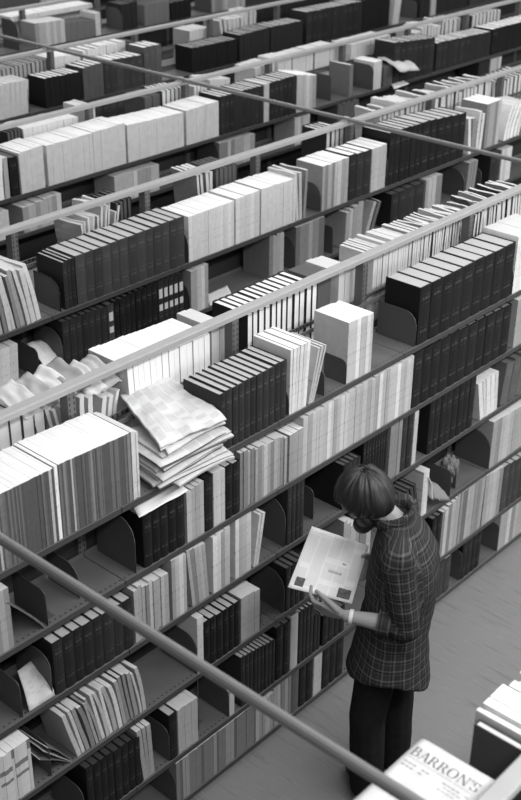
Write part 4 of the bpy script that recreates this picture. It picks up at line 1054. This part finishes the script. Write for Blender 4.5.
# left hand: under the sheet, fingers behind it, thumb pressed on the front of its lower edge
hand((.195, .195, 1.150), [(.292, .166, 1.168), (.290, .158, 1.148), (.282, .152, 1.128), (.270, .150, 1.110)],
     [[(.292, .166, 1.168), (.334, .140, 1.163), (.352, .098, 1.168), (.352, .070, 1.192)],
      [(.290, .158, 1.148), (.330, .128, 1.142), (.345, .085, 1.150), (.345, .052, 1.178)],
      [(.282, .152, 1.128), (.316, .120, 1.122), (.324, .080, 1.130), (.320, .050, 1.160)],
      [(.270, .150, 1.110), (.294, .122, 1.104), (.300, .092, 1.110), (.296, .068, 1.130)]],
     [(.225, .190, 1.168), (.262, .178, 1.194), (.300, .150, 1.206), (.325, .118, 1.204)])
# right hand: behind the right edge of the sheet
hand((.085, -.125, 1.215), [(.140, -.060, 1.232), (.128, -.058, 1.216), (.115, -.058, 1.202), (.102, -.060, 1.190)],
     [[(.140, -.060, 1.232), (.180, -.045, 1.235), (.205, -.035, 1.242), (.222, -.030, 1.25)],
      [(.128, -.058, 1.216), (.172, -.035, 1.214), (.200, -.020, 1.220), (.220, -.012, 1.228)],
      [(.115, -.058, 1.202), (.155, -.030, 1.196), (.182, -.012, 1.200), (.200, -.002, 1.207)],
      [(.102, -.060, 1.190), (.130, -.035, 1.180), (.152, -.018, 1.180), (.166, -.010, 1.184)]],
     [(.100, -.112, 1.235), (.118, -.095, 1.258), (.130, -.075, 1.275), (.138, -.055, 1.283)])
for s, hu, ku, au in ((1, .02, .065, .05), (-1, -.02, -.05, -.06)):
    b.limb([(W(hu, s * .075, .90), .085), (W(ku, s * .098, .50), .058), (W(au, s * .10, .09), .042)])
    b.limb([(W(au, s * .10 + .02, .045), .036), (W(au + .075, s * .10 - .13, .03), .026)])
body = b.build('person', M_SKIN, .0042, 3)
tag(body, 'bearded man in a dark plaid shirt standing in the aisle reading a newspaper', 'person')
# eyes
for s in (-1, 1):
    e = Blob().ball(hw(.079, s * .033, .001), .0125).build('eye', plain('eyeball', .75, .2, 0, .05), .002, 1, body)
# hair: thick, over the ears and collar, with a fringe hanging forward
def hair():
    nu, nv = 144, 44; v = []; keepv = []
    for j in range(nv + 1):
        th = PI * j / nv
        for i in range(nu):
            ph = 2 * PI * i / nu
            f, l, u = math.sin(th) * math.cos(ph), math.sin(th) * math.sin(ph), math.cos(th)
            cx, sx = math.cos(ph), math.sin(ph)
            st = noise.noise(Vector((cx * 2.2, sx * 2.2, th * .9))) * .010 + noise.noise(Vector((cx * 8, sx * 8, th * .9 + 3))) * .007 + noise.noise(Vector((cx * 19, sx * 19, th * 1.4))) * .004
            f, u = f * .82 - u * .57, f * .57 + u * .82      # the parting sits behind the crown
            rf, rl, ru = .124, .107, .118
            if f > 0: rf = .132
            k = 1 + st / .11
            fall = max(0, -u) * .03; nape = .03 * max(0, -u) * max(0, -f + .2)
            v.append(hw(-.006 + rf * k * f - fall * .4, (rl + .006 * max(0, -u)) * k * l, .012 + ru * k * u - nape))
            side = abs(l)
            lim = .26 if f > .60 else (.26 - (.60 - f) * 3.2 if f > .26 else -.95)
            lim += .10 * noise.noise(Vector((ph * 3, 1.7, 0)))
            keepv.append(u > lim)
    f_ = []
    for j in range(nv):
        for i in range(nu):
            a, b_, c, d = j * nu + i, j * nu + (i + 1) % nu, (j + 1) * nu + (i + 1) % nu, (j + 1) * nu + i
            if all(keepv[q] for q in (a, b_, c, d)): f_.append((a, b_, c, d))
    used = sorted({q for p in f_ for q in p}); mp = {q: i for i, q in enumerate(used)}
    o = mesh_obj('hair', [v[q] for q in used], [tuple(mp[q] for q in p)[::-1] for p in f_], M_HAIR, body, None, True)
    s = o.modifiers.new('thick', 'SOLIDIFY'); s.thickness = .022; s.offset = -1
    return o
hr = hair()
b = Blob()
for i in range(-4, 5):
    a = i / 4 * 1.25
    b.ell(hw(.012 + .055 * math.cos(a), .062 * math.sin(a), -.078 - .012 * math.cos(a)), AX, (.024, .02, .034), 2)
b.ell(hw(.080, 0, -.118), AX, (.046, .047, .042)); b.ell(hw(.088, 0, -.052), AX, (.012, .03, .006)); b.ell(hw(.05, 0, -.13), AX, (.026, .026, .022))
bd = b.build('beard', M_HAIR, .005, 3, body)
# shirt
b = Blob()
b.ringloft([((-.012, 0, .700), .192, .240), ((-.012, 0, .712), .196, .243), ((-.012, 0, .83), .178, .232), ((-.018, 0, .96), .160, .220), ((-.035, 0, 1.12), .155, .216), ((-.045, 0, 1.28), .152, .222),
            ((-.043, 0, 1.38), .142, .215), ((-.032, 0, 1.45), .118, .185), ((-.018, 0, 1.51), .092, .13), ((.004, 0, 1.555), .074, .085)])
for S, E, R, q in ((SHL, ELL, WRL, .36), (SHR, ELR, WRR, .45)):
    cu = [e + (r - e) * q for e, r in zip(E, R)]
    b.limb([(W(S[0], S[1] * .72, S[2] - .005), .082), (W(*S), .077), (W(*[s + (e - s) * .5 for s, e in zip(S, E)]), .071), (W(*E), .064)])
    b.limb([(W(*E), .064), (W(*cu), .049)])
shirt = b.build('shirt', M_PLAID, .0075, 4, body)
me = shirt.data
def seg_d(p, a, c):
    ab = c - a; t = max(0, min(1, (p - a).dot(ab) / ab.length_squared)); q = a + ab * t
    return (p - q).length, t, q, ab
arms = [(W(*S), W(*E), W(*R)) for S, E, R in ((SHL, ELL, WRL), (SHR, ELR, WRR))]
co_uv = []
for v in me.vertices:
    p = v.co; best = None
    for S, E, R in arms:
        for a, c, base in ((S, E, 0), (E, R, (E - S).length)):
            d, t, q, ab = seg_d(p, a, c)
            if d < .095 and (best is None or d < best[0]): best = (d, t, q, ab, base)
    lv = (p - P0).dot(LV); lu = (p - P0).dot(LF) + .03
    if best and abs(lv) > .155 and not (best[4] == 0 and best[1] < .05):
        d, t, q, ab, base = best
        along = base + t * ab.length; x = ab.normalized().cross(LV).normalized(); y = ab.normalized().cross(x)
        ang = math.atan2((p - q).dot(y), (p - q).dot(x))
        co_uv.append((ang * .068, along))
    else:
        co_uv.append((math.atan2(lu, -lv + 1e-6) * -.20 if False else math.atan2(lv, lu) * .2, p.z))
uv = me.uv_layers.new(name='weave')
for poly in me.polygons:
    us = [co_uv[me.loops[l].vertex_index] for l in poly.loop_indices]
    um = max(q[0] for q in us)
    for l, q in zip(poly.loop_indices, us):
        uu = q[0]
        if um - uu > .15: uu += .42 if um - uu < .6 else .2 * 2 * PI
        uv.data[l].uv = (uu, q[1])
nr = [v.normal.copy() for v in me.vertices]
for v, nn in zip(me.vertices, nr):
    p = v.co
    k = noise.noise(Vector((p.x * 9, p.y * 9, p.z * 5))) * .009 + noise.noise(Vector((p.x * 16 + p.z * 9, p.y * 16, p.z * 13))) * .005
    v.co = p + nn * k
# collar and yoke seam, cuff
b = Blob()
for i in range(26):
    a = 2 * PI * i / 26
    b.ell(W(.018 + .078 * math.cos(a), .080 * math.sin(a), 1.553 - .028 * math.cos(a)), UAX, (.014, .014, .027), 2)
cl = b.build('collar', M_PLAID, .006, 3, shirt)
uvl = cl.data.uv_layers.new(name='weave')
for l in cl.data.loops:
    p = cl.data.vertices[l.vertex_index].co; uvl.data[l.index].uv = (math.atan2((p - P0).dot(LV), (p - P0).dot(LF)) * .09, p.z)
for E, R, q in ((ELL, WRL, .37), (ELR, WRR, .46)):
    cu = W(*[e + (r - e) * q for e, r in zip(E, R)]); dr = (W(*R) - W(*E)).normalized()
    m = MB(); m.sweep([tuple(cu - dr * .03), tuple(cu - dr * .026), tuple(cu + dr * .022), tuple(cu + dr * .026)], [(c[0], c[1]) for c in circ(.056, 20)])
    c_ = m.build('cuff', M_PLAID, shirt, True)
    uvl = c_.data.uv_layers.new(name='weave')
    for l in c_.data.loops:
        p = c_.data.vertices[l.vertex_index].co; uvl.data[l.index].uv = ((p - cu).dot(LV) + p.z, (p - cu).dot(dr))
# trousers, shoes, watch
b = Blob()
b.ell(W(.0, 0, .88), UAX, (.118, .165, .09))
for s, hu, ku, au in ((1, .035, .072, .055), (-1, -.025, -.055, -.065)):
    b.limb([(W(hu, s * .082, .82), .102), (W(ku, s * .098, .50), .088), (W(au, s * .10, .095), .082)])
tr = b.build('trousers', M_TROUSER, .009, 8, body)
for v in tr.data.vertices:
    p = v.co; k = noise.noise(Vector((p.x * 7, p.y * 7, p.z * 6))) * .008
    v.co = p + (p - Vector((P0.x, P0.y, p.z))).normalized() * k
for s, au in ((1, .05), (-1, -.06)):
    b = Blob(); b.ell(W(au - .005, s * .10 + .015, .055), UAX, (.05, .058, .053)); b.limb([(W(au, s * .10, .046), .045), (W(au + .08, s * .10 - .145, .036), .035)])
    sh = b.build('shoe', M_SHOE, .006, 4, body)
    for v in sh.data.vertices: v.co.z = max(v.co.z, .001)
for v in body.data.vertices: v.co.z = max(v.co.z, .004)
wc = W(*[e + (r - e) * .93 for e, r in zip(ELL, WRL)]); dr = (W(*WRL) - W(*ELL)).normalized()
m = MB(); m.sweep([tuple(wc - dr * .008), tuple(wc - dr * .006), tuple(wc + dr * .006), tuple(wc + dr * .008)], circ(.0325, 22)).build('wristwatch', M_BAND, body, True)

# the newspaper in his hands
TL, TR, BL, BR = Vector((3.475, 2.794, 1.388)), Vector((3.618, 2.582, 1.308)), Vector((3.265, 2.747, 1.195)), Vector((3.423, 2.514, 1.136))
pf = patch(BL, BR, TL, TR, -.012, .006, 2)
o = sheet('newspaper', pf, [print_mat('held_newsprint', .90, .0034, 5, .8, .3), M_WHITE], 16, 16, .0025, None, .28, .28)
tag(o, 'folded newspaper held open in the standing man\'s hands', 'newspaper')
nrm = (BR - BL).cross(TL - BL).normalized()
for (u0, u1, v0, v1) in ((.07, .21, .06, .20), (.74, .94, .05, .21)):
    g = lambda u, v, u0=u0, u1=u1, v0=v0, v1=v1: pf(u0 + (u1 - u0) * u, v0 + (v1 - v0) * v) + nrm * .0006
    sheet('printed_photo', g, [M_PHOTO, M_PHOTO], 4, 4, .0003, o)
g = lambda u, v: pf(.50 + .22 * u, .40 + .05 * v) + nrm * .0006
sheet('headline_print', g, [print_mat('headline_lines', .80, .009, 14, .9), M_WHITE], 4, 2, .0003, o, .1, .018)


# ------------------------------------------------------------------ camera, light, view
cam = bpy.data.cameras.new('camera'); co = bpy.data.objects.new('camera', cam); COL.objects.link(co)
pit, yaw, rol = 0.49544, 0.84145, 0.010196
F = Vector((math.sin(yaw) * math.cos(pit), math.cos(yaw) * math.cos(pit), -math.sin(pit)))
R0 = Vector((math.cos(yaw), -math.sin(yaw), 0)); U0 = R0.cross(F)
Rr = R0 * math.cos(rol) + U0 * math.sin(rol); Uu = U0 * math.cos(rol) - R0 * math.sin(rol)
co.matrix_world = Matrix(((Rr.x, Uu.x, -F.x, 0), (Rr.y, Uu.y, -F.y, 0), (Rr.z, Uu.z, -F.z, 4.4235), (0, 0, 0, 1)))
cam.sensor_fit = 'VERTICAL'; cam.sensor_height = 36; cam.lens = 1215.18 / 800 * 36
cam.clip_start = .05; cam.clip_end = 100
cam.dof.use_dof = True; cam.dof.focus_distance = 5.3; cam.dof.aperture_fstop = 3.2
SC.camera = co
w = bpy.data.worlds.new('world'); SC.world = w; w.use_nodes = True
w.node_tree.nodes['Background'].inputs[0].default_value = (1, 1, 1, 1)
w.node_tree.nodes['Background'].inputs[1].default_value = .16
# rows of fluorescent troffers in the ceiling, running across the bookcases
for i, x in enumerate((3.2, 6.7, 10.2, 13.7)):
    la = bpy.data.lights.new('overhead_strip', 'AREA'); la.shape = 'RECTANGLE'; la.size = .5; la.size_y = 20; la.energy = 240
    lo = bpy.data.objects.new('overhead_strip', la); lo.location = (x, 8, 5.6); COL.objects.link(lo)
# strip added on the camera side, parallel to the bookcases, to lift the lower shelves
la = bpy.data.lights.new('overhead_strip', 'AREA'); la.shape = 'RECTANGLE'; la.size = 16; la.size_y = .5; la.energy = 760
lo = bpy.data.objects.new('overhead_strip', la); lo.location = (6.5, -.7, 5.6); COL.objects.link(lo)
# broad fill light added behind the camera to brighten the shelf fronts
la = bpy.data.lights.new('camera_side_fill', 'AREA'); la.shape = 'RECTANGLE'; la.size = 12; la.size_y = 3.2; la.energy = 420
lo = bpy.data.objects.new('camera_side_fill', la); lo.location = (5, -7.5, 4.6); lo.rotation_euler = (math.radians(76), 0, math.radians(8)); COL.objects.link(lo)
SC.view_settings.view_transform = 'Standard'; SC.view_settings.look = 'None'
SC.view_settings.exposure = 0; SC.view_settings.gamma = 1; SC.view_settings.use_curve_mapping = False
